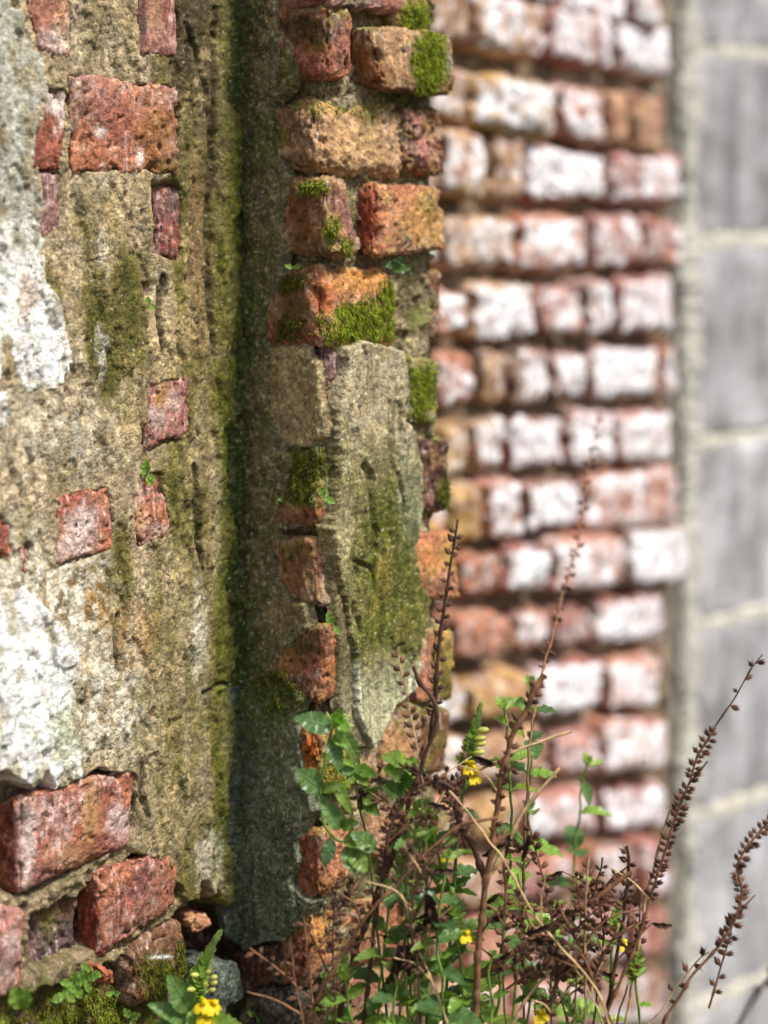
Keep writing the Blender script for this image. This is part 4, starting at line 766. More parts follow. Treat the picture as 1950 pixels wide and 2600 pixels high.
def capsule_mesh(seed):
    r = random.Random(seed); V, Q = lathe([(-.25, .05), (0, .09), (.12, .2), (.35, .27), (.6, .26), (.8, .19), (.95, .09), (1.12, .02)], 8)
    V = np.array(V); V[:, 1] *= 1.2; V[:, 2] *= .75; V += np.array([[r.uniform(-.03, .03) for _ in range(3)] for _ in V]); Fc = list(Q); b = len(V); V = V.tolist()
    for a in (0.4, 1.9, 3.5, 5.0):                                   # four calyx teeth
        c, s = math.cos(a), math.sin(a); V += [(.2, .3 * c - .13 * s, .3 * s + .13 * c), (.2, .3 * c + .13 * s, .3 * s - .13 * c), (1.15, .52 * c, .52 * s)]; Fc.append((b, b + 1, b + 2)); b += 3
    V += [(.95, .03, 0), (.95, -.03, 0), (1.5, .1, .12)]; Fc.append((b, b + 1, b + 2))
    me = mesh(np.array(V), [tuple(f) for f in Fc], name='seed_capsule'); me.materials.append(M['capsule']); return me
CAP = [capsule_mesh(k) for k in range(4)]
def flower_mesh():
    V, Q = [], []
    def sheet(f, nu, nv):
        b = len(V)
        for i in range(nu + 1):
            for j in range(nv + 1): V.append(f(i / nu, j / nv * 2 - 1))
        for i in range(nu):
            for j in range(nv): a = b + i * (nv + 1) + j; Q.append((a, a + 1, a + nv + 2, a + nv + 1))
    sheet(lambda u, v: (u * .75, math.sin(v * 1.5) * (.10 + .17 * u) * math.sin(min(1, (1.04 - u) * 4) * 1.57), .10 + .26 * u + math.cos(v * 1.5) * (.10 + .12 * u) - .25 * u ** 4), 8, 6)     # hood
    for a in (-.75, 0, .75):
        ca, sa = math.cos(a), math.sin(a)
        def lobe(u, v, ca=ca, sa=sa):
            x, y = .25 + u * .62, v * (.08 + .2 * math.sin(u * 2.6)); return (x * ca - y * sa, x * sa + y * ca, -.02 - .55 * u * u + .1 * u - .06 * v * v)
        sheet(lobe, 7, 4)
    sheet(lambda u, v: (u * .45 - .2, .12 * math.cos(v * math.pi), .06 + .12 * math.sin(v * math.pi)), 3, 8)   # tube
    me = mesh(np.array(V), np.array(Q), name='flower'); me.materials.append(M['petal']); return me
FLOWER = flower_mesh()
_bv, _bq = lathe([(0, .06), (.2, .2), (.55, .27), (.85, .2), (1, .05)], 8); BUD = mesh(np.array(_bv), np.array(_bq), name='bud'); BUD.materials.append(M['petal_pale'])

STEP = .002
def spline(pts, step=STEP):
    p = np.array(pts, float); n = len(p); d = np.maximum(np.linalg.norm(np.diff(p, axis=0), axis=1), 1e-6); v = np.diff(p, axis=0) / d[:, None]; t = np.zeros_like(p); t[0] = v[0]; t[-1] = v[-1]
    for i in range(1, n - 1): t[i] = (d[i] * v[i - 1] + d[i - 1] * v[i]) / (d[i] + d[i - 1])
    out = []
    for i in range(n - 1):
        m = max(2, int(d[i] / step)); q = (np.arange(m) / m)[:, None]; a, b = t[i] * d[i], t[i + 1] * d[i]
        out.append((2 * q ** 3 - 3 * q ** 2 + 1) * p[i] + (q ** 3 - 2 * q ** 2 + q) * a + (-2 * q ** 3 + 3 * q ** 2) * p[i + 1] + (q ** 3 - q ** 2) * b)
    return np.vstack(out + [p[-1:]])
def tube(c, r, m=7, seed=0, rough=.12):
    n = len(c); t = np.gradient(c, axis=0); t /= np.linalg.norm(t, axis=1, keepdims=True) + 1e-12
    ref = np.array([.3, -1, .1]); a = np.cross(t, ref); a /= np.linalg.norm(a, axis=1, keepdims=True); b = np.cross(t, a)
    ang = np.arange(m) * 2 * math.pi / m; r = np.asarray(r)[:, None] * (1 + rough * fbm(c, 160, 2, seed))[:, None]
    V = c[:, None, :] + r[:, :, None] * (np.cos(ang)[None, :, None] * a[:, None, :] + np.sin(ang)[None, :, None] * b[:, None, :])
    i = np.arange(n * m).reshape(n, m); j = np.roll(i, -1, 1); Q = np.stack([i[:-1], j[:-1], j[1:], i[1:]], -1).reshape(-1, 4); return V.reshape(-1, 3), Q
PR = random.Random(11)
class Plant:
    def __init__(s, name, label, cat, base, group=None):
        s.base = np.array([base[0], base[1], 0.0]); s.root = thing(name, label, cat, tuple(s.base), group)
    def stem(s, pts, r0, r1, mat, name='stem', wob=.0, seed=0, root=False):
        pts = [np.array(p, float) for p in pts]
        if root: e = pts[0] + (pts[0] - pts[1]) / np.linalg.norm(pts[0] - pts[1]) * .10; pts = [np.array([s.base[0], s.base[1], -.01]), e * .5 + .5 * s.base + np.array([0, 0, .06]), e] + pts
        c = spline(pts); c = c + wob * np.stack([fbm(c, 40, 2, seed + k) for k in range(3)], -1) * np.linspace(0, 1, len(c))[:, None] ** .3
        rr_ = np.linspace(r0, r1, len(c)) * {'stem': 1, 'dead_straw': .62}.get(mat, .8)
        if mat != 'stem':
            for k in range(6, len(c) - 4, 13 + seed % 5): rr_[k - 1:k + 2] *= 1.35
        V, Q = tube(c, rr_, 7, seed, .3 if mat != 'stem' else .12); s.cur = link(name, mesh(V - s.base, Q), M[mat], s.root); return c
    def put(s, name, me, p, d, n, sc):
        o = bpy.data.objects.new(name, me); COL.objects.link(o); o.parent = getattr(s, 'cur', None) or s.root
        o.matrix_local = Matrix.Translation(Vector(np.asarray(p) - s.base)) @ (frame(d, n) @ Matrix.Diagonal((sc, sc, sc))).to_4x4(); return o
    def leaf(s, p, d, n, ln, kind='leaf', var=None, name='leaf'):
        L = LEAF[kind]; return s.put(name, L[PR.randrange(len(L)) if var is None else var], p, d, n, ln)
    def leaf_px(s, b, t, Yb, Yt=None, n=(0, -.6, .8), kind='leaf', var=None):
        p0 = at(*b, Yb); p1 = at(*t, Yt if Yt else Yb - .008); d = p1 - p0; s.leaf(p0, d, n, np.linalg.norm(d), kind, var)
    def pairs(s, c, i0, i1, gap, l0, l1, kinds, el=.35, rnd=.35):
        k = i0; ph = PR.uniform(0, 3.14); g = int(gap / STEP)
        while k < min(i1, len(c) - 2):
            f = (k - i0) / max(1, i1 - i0); t = Vector(c[k + 1] - c[k - 1]).normalized(); a = t.cross(Vector((.3, -1, .2))).normalized(); b = t.cross(a)
            for sg in (0, math.pi):
                if PR.random() < .1: continue
                q = ph + sg + PR.uniform(-rnd, rnd); rad = a * math.cos(q) + b * math.sin(q); e = el + PR.uniform(-.3, .3)
                s.leaf(c[k] + np.array(rad) * .001, rad * math.cos(e) + t * math.sin(e), t * math.cos(e) - rad * math.sin(e) + Vector((0, -.3, .1)), (l0 + (l1 - l0) * f) * PR.uniform(.75, 1.2), PR.choice(kinds))
            ph += math.pi / 2; k += max(3, int(g * PR.uniform(.8, 1.2)))
    def spike(s, c, i0, n_b, r, flowers=0, buds=3):
        """dense leafy flower spike along the end of stem c"""
        L = len(c) - 1
        for q in range(n_b):
            f = q / (n_b - 1); k = int(i0 + (L - i0) * f); k = min(max(k, 1), L - 1); t = Vector(c[k + 1] - c[k - 1]).normalized(); a = t.cross(Vector((.3, -1, .2))).normalized(); b = t.cross(a)
            ph = q * 1.5708 + (q // 4) * .785; rad = a * math.cos(ph) + b * math.sin(ph); e = .1 + .95 * f ** 1.5; s.leaf(c[k], rad * math.cos(e) + t * math.sin(e), t * math.cos(e) - rad * math.sin(e), r * (1.1 - .6 * f) * PR.uniform(.85, 1.15), 'bract', 0, 'bract')
    def blossom(s, p, d, sc=.012, bud=False, up=(0, 0, 1)):
        s.put('flower_bud' if bud else 'flower', BUD if bud else FLOWER, p, d, up, sc)
    def capsules(s, c, i0, i1, gap, sc=.0047, both=True, side=None, drop=.08):
        k = i0; g = max(1, int(gap / STEP)); sg = 1
        while k < min(i1, len(c) - 2):
            t = Vector(c[k + 1] - c[k - 1]).normalized(); a = t.cross(Vector((.1, -1, .1))).normalized(); b = t.cross(a)
            if PR.random() > drop:
                q = (0 if sg > 0 else math.pi) + PR.uniform(-.8, .8) if side is None else side + PR.uniform(-.6, .6)
                rad = a * math.cos(q) + b * math.sin(q); e = PR.uniform(.2, .9); s.put('seed_capsule', CAP[PR.randrange(4)], c[k] + np.array(rad) * .0012, rad * math.cos(e) + t * math.sin(e), b, sc * PR.uniform(.75, 1.25))
            if both: sg = -sg
            k += max(1, int(round(g * PR.uniform(.6, 1.4))))
def near(Y): return Y if Y > 1.12 or Y < .95 else 1.12 + (Y - 1.12) * .45
def px3(pts, Y):
    Y = near(Y); return [at(p[0], p[1], p[2] if len(p) > 2 else Y) for p in pts]

# ------------------------------------------------------------------ green plants
# yellow spike low at the left
P_ = Plant('yellow_flower_plant', 'flower spike with yellow blossoms and buds before the hollow in the left wall', 'plant', at(462, 2700, 1.09)[:2])
c = P_.stem(px3([(462, 2640), (478, 2560), (500, 2500), (522, 2440), (540, 2400), (556, 2372)], 1.09), .0022, .0011, 'stem', root=True); n = len(c)
P_.spike(c, n - int(.050 / STEP), 130, .0098)
for (b, t, k) in [((482, 2562), (440, 2494), 'leaf_dark'), ((470, 2592), (414, 2552), 'leaf_dark'), ((500, 2596), (604, 2602), 'leaf'), ((490, 2580), (520, 2560), 'leaf_lime'), ((468, 2620), (410, 2600), 'leaf_dark'), ((505, 2560), (480, 2600), 'leaf_lime')]: P_.leaf_px(b, t, 1.09, 1.075, (-.1, -.7, .7), k)
for (x, y, dx) in [(522, 2540, .3), (540, 2546, 1.2), (526, 2570, .4)]: P_.blossom(at(x - 8, y, 1.083), (dx, -.8, -.1), .0095)
for (x, y, dx) in [(496, 2513, -1), (528, 2514, 1), (533, 2496, 1), (505, 2476, -1), (533, 2482, 1), (524, 2470, .3), (518, 2500, .2)]: P_.blossom(at(x, y, 1.084), (dx, -.5, .3), .006, True)
# hand-placed leafy plant against the pier
P_ = Plant('leafy_plant', 'green toothed-leaf plant climbing in an S beside the pier side plaster', 'plant', at(1060, 2700, 1.10)[:2])
c = P_.stem(px3([(1040, 2360), (1000, 2200), (960, 2158), (905, 2142), (850, 2128), (822, 2090), (815, 2040), (812, 2000), (824, 1940), (836, 1880), (846, 1846), (862, 1826)], 1.10), .0019, .0009, 'stem', root=True)
for (b, t, k) in [((840, 1848), (768, 1820), 'leaf_dark'), ((850, 1836), (862, 1808), 'leaf_lime'), ((856, 1832), (884, 1852), 'leaf_lime'), ((854, 1838), (874, 1880), 'leaf'), ((866, 1858), (913, 1930), 'leaf'), ((838, 1878), (864, 1952), 'leaf_dark'), ((846, 1868), (880, 1890), 'leaf_lime'),
                  ((812, 2002), (758, 1958), 'leaf_dark'), ((816, 2006), (852, 1992), 'leaf'), ((850, 1992), (892, 2052), 'leaf'), ((864, 2104), (830, 2038), 'leaf_dark'), ((868, 2100), (900, 2088), 'leaf'), ((842, 2130), (824, 2196), 'leaf_dark'), ((872, 2132), (930, 2138), 'leaf'), ((880, 2148), (900, 2216), 'leaf_dark'), ((890, 2150), (930, 2212), 'leaf'), ((950, 2155), (910, 2120), 'leaf_dark')]: P_.leaf_px(b, t, 1.098, 1.088, (.1, -.85, .5), k)
P_.spike(c, len(c) - 4, 9, .012)
P_ = Plant('leafy_plant', 'small green shoot with pale tip just under the plaster slab point', 'plant', at(960, 2700, 1.13)[:2])
c = P_.stem(px3([(950, 2300), (930, 2120), (908, 2030), (902, 1980), (900, 1940)], 1.13), .0016, .0008, 'stem', root=True)
for (b, t, k) in [((900, 1952), (866, 1960), 'leaf_dark'), ((902, 1950), (950, 1964), 'leaf_lime'), ((900, 1944), (888, 1930), 'leaf_lime'), ((904, 1962), (934, 1990), 'leaf'), ((910, 2020), (960, 2030), 'leaf_lime'), ((912, 2030), (962, 2064), 'leaf_lime'), ((905, 1960), (880, 1990), 'leaf'), ((918, 2050), (950, 2010), 'leaf')]: P_.leaf_px(b, t, 1.13, 1.12, (.1, -.8, .6), k)
P_ = Plant('leafy_plant', 'leaf cluster behind the dark capsule branches at the middle', 'plant', at(1030, 2700, 1.14)[:2])
c = P_.stem(px3([(1030, 2300), (1020, 2120), (1026, 2020), (1030, 1950), (1034, 1925)], 1.14), .0018, .0008, 'stem', root=True)
for (b, t, k) in [((1030, 1936), (984, 1918), 'leaf_lime'), ((1034, 1930), (1066, 1940), 'leaf'), ((1032, 1934), (1050, 1964), 'leaf_lime'), ((1028, 1970), (984, 1950), 'leaf'), ((1024, 2020), (982, 1996), 'leaf_dark'), ((1026, 2010), (1040, 1970), 'leaf_dark'), ((1050, 2060), (1090, 2040), 'leaf_dark'), ((1030, 2060), (1080, 2100), 'leaf'), ((1020, 2100), (1000, 2170), 'leaf_dark'), ((1030, 2110), (1110, 2130), 'leaf')]: P_.leaf_px(b, t, 1.135, 1.12, (.1, -.8, .6), k)
P_ = Plant('yellow_flower_plant', 'tall green spike with bright yellow blossoms near the picture centre', 'plant', at(1150, 2700, 1.12)[:2])
c = P_.stem(px3([(1150, 2300), (1166, 2080), (1180, 1980), (1192, 1910), (1206, 1850), (1220, 1790)], 1.12), .002, .0011, 'stem', root=True); n = len(c)
P_.spike(c, n - int(.044 / STEP), 120, .0082); P_.pairs(c, n - int(.2 / STEP), n - int(.046 / STEP), .016, .024, .014, ['leaf', 'leaf_dark'])
for (x, y, dx) in [(1188, 1938, .5), (1196, 1964, 1)]: P_.blossom(at(x, y, 1.112), (dx, -.8, -.1), .0092)
for (x, y, dx) in [(1204, 1890, 1), (1200, 1912, 1), (1204, 1876, 1), (1212, 1856, .8)]: P_.blossom(at(x, y, 1.113), (dx, -.3, .2), .0085, True)
# the tangle of leafy stems
GR = [  # label, stem px, Y, leaf length, kinds, spike?
 ('leafy plant with pale woolly tip and one broad leaf at the bottom edge', [(905, 2640), (880, 2520), (872, 2460), (874, 2410)], 1.07, .020, ['leaf', 'leaf_lime'], 1),
 ('upright plant with long blue green leaf crossing the dark stalk', [(960, 2640), (965, 2500), (975, 2400), (985, 2300), (975, 2240)], 1.08, .024, ['leaf_dark', 'leaf'], 0),
 ('leafy stem left of the withered black leaf', [(1040, 2640), (1030, 2450), (1030, 2300), (1040, 2180), (1050, 2110)], 1.08, .020, ['leaf', 'leaf_lime', 'leaf_dark'], 0),
 ('plant with drooping dark glossy leaf beside the reddish stalk', [(1130, 2640), (1120, 2480), (1110, 2380), (1120, 2260), (1135, 2170)], 1.06, .022, ['leaf_dark', 'leaf_dark', 'leaf'], 0),
 ('curly leaved plant with single yellow blossom behind the reddish stalk', [(1175, 2640), (1170, 2500), (1165, 2400), (1158, 2320), (1150, 2260)], 1.09, .018, ['leaf_lime', 'leaf'], 1),
 ('leaf mass right under the yellow blossoms', [(1190, 2640), (1160, 2380), (1130, 2220), (1100, 2130), (1090, 2060)], 1.12, .022, ['leaf', 'leaf_lime', 'leaf_dark'], 0),
 ('green sprig rising right of the yellow spike', [(1260, 2640), (1285, 2300), (1300, 2060), (1290, 1900), (1280, 1790)], 1.16, .022, ['leaf', 'leaf_dark', 'leaf'], 0),
 ('bright leafed sprig behind the tall brown stalk', [(1300, 2640), (1330, 2200), (1345, 2000), (1350, 1850), (1348, 1730)], 1.24, .024, ['leaf_lime', 'leaf_dark', 'leaf'], 0),
 ('fine leaved plant with yellow blossoms left of the straw', [(1330, 2640), (1340, 2560), (1350, 2500), (1362, 2460)], 1.10, .012, ['leaf', 'leaf_lime'], 1),
 ('faint green plant before the pink bricks', [(1440, 2640), (1450, 2300), (1465, 2120), (1480, 1990), (1495, 1930)], 1.32, .024, ['leaf_lime', 'leaf_dark'], 0),
 ('low fine leaved plant at the bottom right of the straw', [(1500, 2660), (1470, 2580), (1440, 2540), (1420, 2520)], 1.10, .013, ['leaf', 'leaf_lime'], 1),
 ('short leafy shoot between brick and brown stalk', [(820, 2660), (830, 2560), (824, 2500), (822, 2470)], 1.10, .010, ['leaf_lime', 'leaf'], 0),
 ('leafy plant low in the tangle with broad dark leaves', [(1010, 2660), (1000, 2560), (1010, 2500), (1000, 2450)], 1.05, .022, ['leaf_dark', 'leaf'], 0),
 ('small plant at the foot of the reddish stalk', [(1240, 2660), (1250, 2560), (1240, 2480), (1255, 2420)], 1.08, .015, ['leaf', 'leaf_lime'], 0),
 ('leafy stem behind the brown cross stalk', [(1390, 2660), (1400, 2480), (1410, 2380), (1400, 2290)], 1.17, .018, ['leaf', 'leaf_dark'], 0),
 ('green sprig under the small yellow blooms at the right', [(1530, 2660), (1550, 2480), (1560, 2360), (1575, 2290)], 1.18, .014, ['leaf', 'leaf_lime'], 1),
 ('leafy stem filling the gap above the withered leaf', [(1085, 2640), (1075, 2420), (1085, 2260), (1075, 2170), (1080, 2110)], 1.10, .019, ['leaf_lime', 'leaf', 'leaf_dark'], 0),
 ('tiny fern-like sprig clinging to the right brown stalk', [(1640, 2660), (1620, 2540), (1615, 2440), (1622, 2400)], 1.12, .008, ['leaf', 'leaf_lime'], 1),
]
for (lab, pts, Yd, ll, kinds, sp) in GR:
    P_ = Plant('leafy_plant', lab, 'plant', at(pts[0][0] + PR.uniform(-20, 20), 2700, Yd)[:2], 'leafy plants at the wall foot')
    c = P_.stem(px3(pts, Yd), .0021, .0009, 'stem', root=True, wob=.003, seed=PR.randrange(999)); n = len(c); i0 = max(10, n - int(.22 / STEP))
    P_.pairs(c, i0, n - (10 if sp else 3), .026 if Yd > 1.15 else .016, ll * 1.25, ll * .85, kinds)
    if sp: P_.spike(c, n - 12, 26, .0085)
    else: P_.spike(c, n - 3, 5, ll * .5)
    if 'blossom' in lab or 'blooms' in lab:
        k = n - 14; P_.blossom(c[k] + np.array([.004, -.006, 0]), (.7, -.7, 0), .0082)
        if 'left of' in lab: P_.blossom(c[k - 2] + np.array([.006, -.006, .004]), (.9, -.5, .2), .0085)

# ------------------------------------------------------------------ dead stalks with dry seed capsules
D = [  # label, material, r0, r1, points, Y, [(from, to, gap)], root?
 ('thick reddish dead stalk forking in the middle of the tangle', 'dead_brown', .0052, .0022, [(1205, 2640), (1212, 2500), (1222, 2340), (1236, 2235), (1250, 2130), (1265, 2040), (1276, 1960), (1308, 1855), (1345, 1785), (1376, 1712)], 1.07, [(.55, 1, .0045)],
   [('dead_dark', .0030, .0015, [(1234, 2240), (1205, 2160), (1180, 2110), (1158, 2070), (1146, 2010)], [(.4, 1, .004)]), ('dead_straw', .0026, .0018, [(1238, 2235), (1280, 2160), (1330, 2060), (1370, 2010), (1420, 1950)], []), ('dead_brown', .0030, .0020, [(1215, 2478), (1300, 2420), (1420, 2340), (1530, 2270), (1600, 2215)], [(.7, 1, .005)]), ('dead_dark', .0022, .001, [(1216, 2480), (1280, 2460), (1340, 2420), (1390, 2370)], [(.4, 1, .004)])]),
 ('tall thin seed stalk fading upward before the whitewashed bricks', 'dead_brown', .0017, .0008, [(1330, 2640, 1.14), (1330, 2200, 1.13), (1345, 1900, 1.14), (1378, 1712, 1.22), (1412, 1580, 1.28), (1432, 1490, 1.33), (1468, 1370, 1.39), (1490, 1220, 1.45), (1508, 1110, 1.49), (1520, 1030, 1.52)], 1.1, [(.45, .98, .008)], []),
 ('dark woody stalk leaning from the pier foot up to the slab edge', 'dead_dark', .0044, .0018, [(850, 2640), (880, 2490), (935, 2320), (1000, 2160), (1050, 2010), (1088, 1890), (1110, 1820), (1098, 1778), (1068, 1738), (1046, 1692)], 1.085, [], [('dead_dark', .0022, .001, [(1092, 1880), (1106, 1780), (1110, 1690), (1134, 1500), (1150, 1400), (1162, 1320)], [(.1, 1, .0045)])]),
 ('thin tan seed stalk hanging beside the slab point', 'dead_straw', .0012, .0007, [(1100, 2640), (1090, 2300), (1072, 2000), (1060, 1900), (1046, 1820), (1030, 1750), (1018, 1690), (1014, 1640)], 1.09, [(.72, 1, .0055)], []),
 ('long arching brown stalk crossing low from the pier foot', 'dead_brown', .0030, .0014, [(765, 2640), (830, 2490), (930, 2330), (1040, 2215), (1100, 2150), (1190, 2085), (1262, 2075)], 1.06, [(.35, .8, .012)], []),
 ('dark capsule branch bending over the middle leaves', 'dead_dark', .0026, .0016, [(920, 2640), (950, 2350), (975, 2200), (1008, 2060), (1060, 2000), (1120, 1985), (1145, 1998), (1160, 2080), (1185, 2160)], 1.075, [(.45, 1, .003)], [('dead_dark', .002, .001, [(1110, 1988), (1060, 1968), (1012, 1938)], [(0, 1, .003)])]),
 ('pale straw crossing in front of the yellow blossoms', 'dead_straw', .0017, .0015, [(1010, 2640), (1040, 2300), (1090, 2080), (1146, 1992), (1220, 1955), (1300, 1912), (1380, 1880), (1452, 1856)], 1.10, [(.62, .72, .003)], []),
 ('thin tan stem slanting down to the lower right', 'dead_straw', .0014, .0012, [(1560, 2640), (1500, 2490), (1390, 2370), (1300, 2222), (1240, 2130), (1180, 2050), (1146, 2008)], 1.05, [(.3, .9, .02)], []),
 ('dense dark seed spike rising before the grey blocks', 'dead_brown', .0026, .0010, [(1515, 2640), (1580, 2480), (1628, 2350), (1660, 2250), (1698, 2130), (1730, 2030), (1770, 1930), (1815, 1846)], 1.10, [(.45, 1, .0034)], [('dead_dark', .0008, .0005, [(1815, 1846), (1870, 1765), (1900, 1710), (1936, 1662)], [(.3, 1, .008)])]),
 ('straight straw stem standing by the dense dark seed spike', 'dead_straw', .0018, .0014, [(1580, 2640), (1612, 2450), (1642, 2270), (1668, 2170), (1702, 2060)], 1.12, [], []),
 ('curved seed spike bending left and right at the right edge', 'dead_brown', .0022, .0010, [(1660, 2640), (1750, 2490), (1826, 2400), (1868, 2330), (1882, 2260), (1874, 2200), (1890, 2160), (1945, 2096), (1990, 2050)], 1.08, [(.4, 1, .0036)], [('dead_brown', .0010, .0005, [(1864, 2335), (1890, 2300), (1918, 2272)], [(.2, 1, .005)]), ('dead_brown', .0010, .0006, [(1800, 2560), (1830, 2460), (1852, 2380), (1866, 2330)], [(.2, 1, .006)])]),
 ('dark leafy dead spike beneath the grey block wall', 'dead_dark', .0026, .0016, [(1535, 2640), (1552, 2500), (1575, 2380), (1592, 2260), (1598, 2180), (1594, 2150)], 1.11, [(.5, 1, .004)], []),
 ('upright pale thread stalk with capsules in its upper half', 'dead_straw', .0013, .0010, [(1484, 2640), (1487, 2500), (1487, 2350), (1488, 2250), (1496, 2170)], 1.07, [(.55, 1, .004)], []),
 ('stiff straw leaning across the low yellow blossom', 'dead_straw', .0022, .0016, [(1280, 2660), (1320, 2560), (1400, 2460), (1470, 2380), (1530, 2310)], 1.08, [], []),
 ('short dry seed stalk on the dark brick at the pier foot', 'dead_brown', .0011, .0007, [(775, 2640), (768, 2590), (752, 2520), (744, 2450), (736, 2395)], 1.05, [(.3, 1, .007)], []),
 ('second dry seed stalk before the yellow pier brick', 'dead_brown', .0012, .0008, [(800, 2640), (792, 2540), (786, 2440), (778, 2380), (770, 2330)], 1.05, [(.3, 1, .005)], []),
 ('dark beaded stalk in front of the lowest orange brick', 'dead_dark', .0013, .0008, [(860, 2640), (850, 2500), (846, 2400), (850, 2300), (862, 2230)], 1.06, [(.35, 1, .0045)], []),
 ('bare dark rod at the lower right corner', 'dead_dark', .0026, .0016, [(1850, 2660, .92), (1890, 2580, .92), (1935, 2510, .92), (1990, 2450, .92)], .92, [(.5, 1, .006)], []),
 ('crooked dead stem with shrivelled leaves in the tangle', 'dead_dark', .0022, .001, [(1070, 2640), (1060, 2460), (1046, 2330), (1060, 2240), (1110, 2160), (1150, 2120)], 1.04, [(.4, .9, .007)], []),
 ('tan stem rising beside the withered black leaf', 'dead_straw', .0020, .0012, [(1150, 2640), (1100, 2500), (1060, 2400), (1040, 2330), (1020, 2270)], 1.045, [(.6, 1, .012)], []),
 ('beaded brown stalk right of the reddish fork', 'dead_brown', .0014, .0009, [(1285, 2640), (1280, 2450), (1276, 2350), (1284, 2250), (1278, 2190)], 1.09, [(.4, 1, .004)], []),
 ('bent dry stalk with dark pods before the pink bricks', 'dead_brown', .0016, .0009, [(1380, 2640), (1410, 2470), (1400, 2330), (1370, 2200), (1350, 2120), (1340, 2080)], 1.12, [(.55, 1, .005)], []),
 ('dry forked stalk low before the pale straw', 'dead_dark', .0016, .0009, [(1420, 2660), (1400, 2560), (1410, 2500), (1450, 2440), (1500, 2410)], 1.07, [(.3, 1, .005)], []),
 ('brown pod stalk leaning across the thread stalk', 'dead_brown', .0017, .0010, [(1580, 2660), (1540, 2560), (1480, 2430), (1440, 2340), (1420, 2290)], 1.06, [(.4, .9, .009)], []),
 ('fine pale stem arching right above the low straw', 'dead_straw', .0013, .0008, [(1340, 2660), (1420, 2540), (1500, 2440), (1570, 2370), (1650, 2330)], 1.10, [(.6, 1, .007)], []),
 ('slender brown stem leaning left into the reddish fork', 'dead_brown', .0013, .0008, [(1460, 2660), (1420, 2520), (1370, 2400), (1330, 2300), (1312, 2220)], 1.11, [(.4, 1, .006)], []),
 ('thin rust stem between the dense spike and the dark spike', 'dead_brown', .0014, .0008, [(1560, 2660), (1580, 2540), (1610, 2440), (1624, 2340), (1620, 2260)], 1.12, [(.45, 1, .0055)], []),
 ('hair-thin straw crossing under the curved right spike', 'dead_straw', .0012, .0008, [(1600, 2660), (1680, 2560), (1750, 2470), (1800, 2420)], 1.11, [(.5, 1, .009)], []),
 ('short bent brown stem near the low yellow blossom', 'dead_brown', .0012, .0007, [(1380, 2660), (1360, 2560), (1372, 2480), (1410, 2430), (1440, 2420)], 1.10, [(.4, 1, .005)], []),
 ('tan twig leaning left out of the dense spike foot', 'dead_straw', .0013, .0008, [(1540, 2660), (1510, 2540), (1460, 2460), (1400, 2390), (1350, 2350)], 1.08, [(.3, .8, .01)], []),
 ('dark thin twig behind the pale thread stalk', 'dead_dark', .0012, .0008, [(1500, 2660), (1520, 2480), (1530, 2350), (1518, 2250), (1530, 2180)], 1.14, [(.4, 1, .0045)], []),
 ('low tan stalk with pods by the pale thread stalk', 'dead_brown', .0013, .0008, [(1450, 2660), (1460, 2520), (1470, 2420), (1474, 2330), (1466, 2240)], 1.09, [(.35, 1, .0035)], []),
]
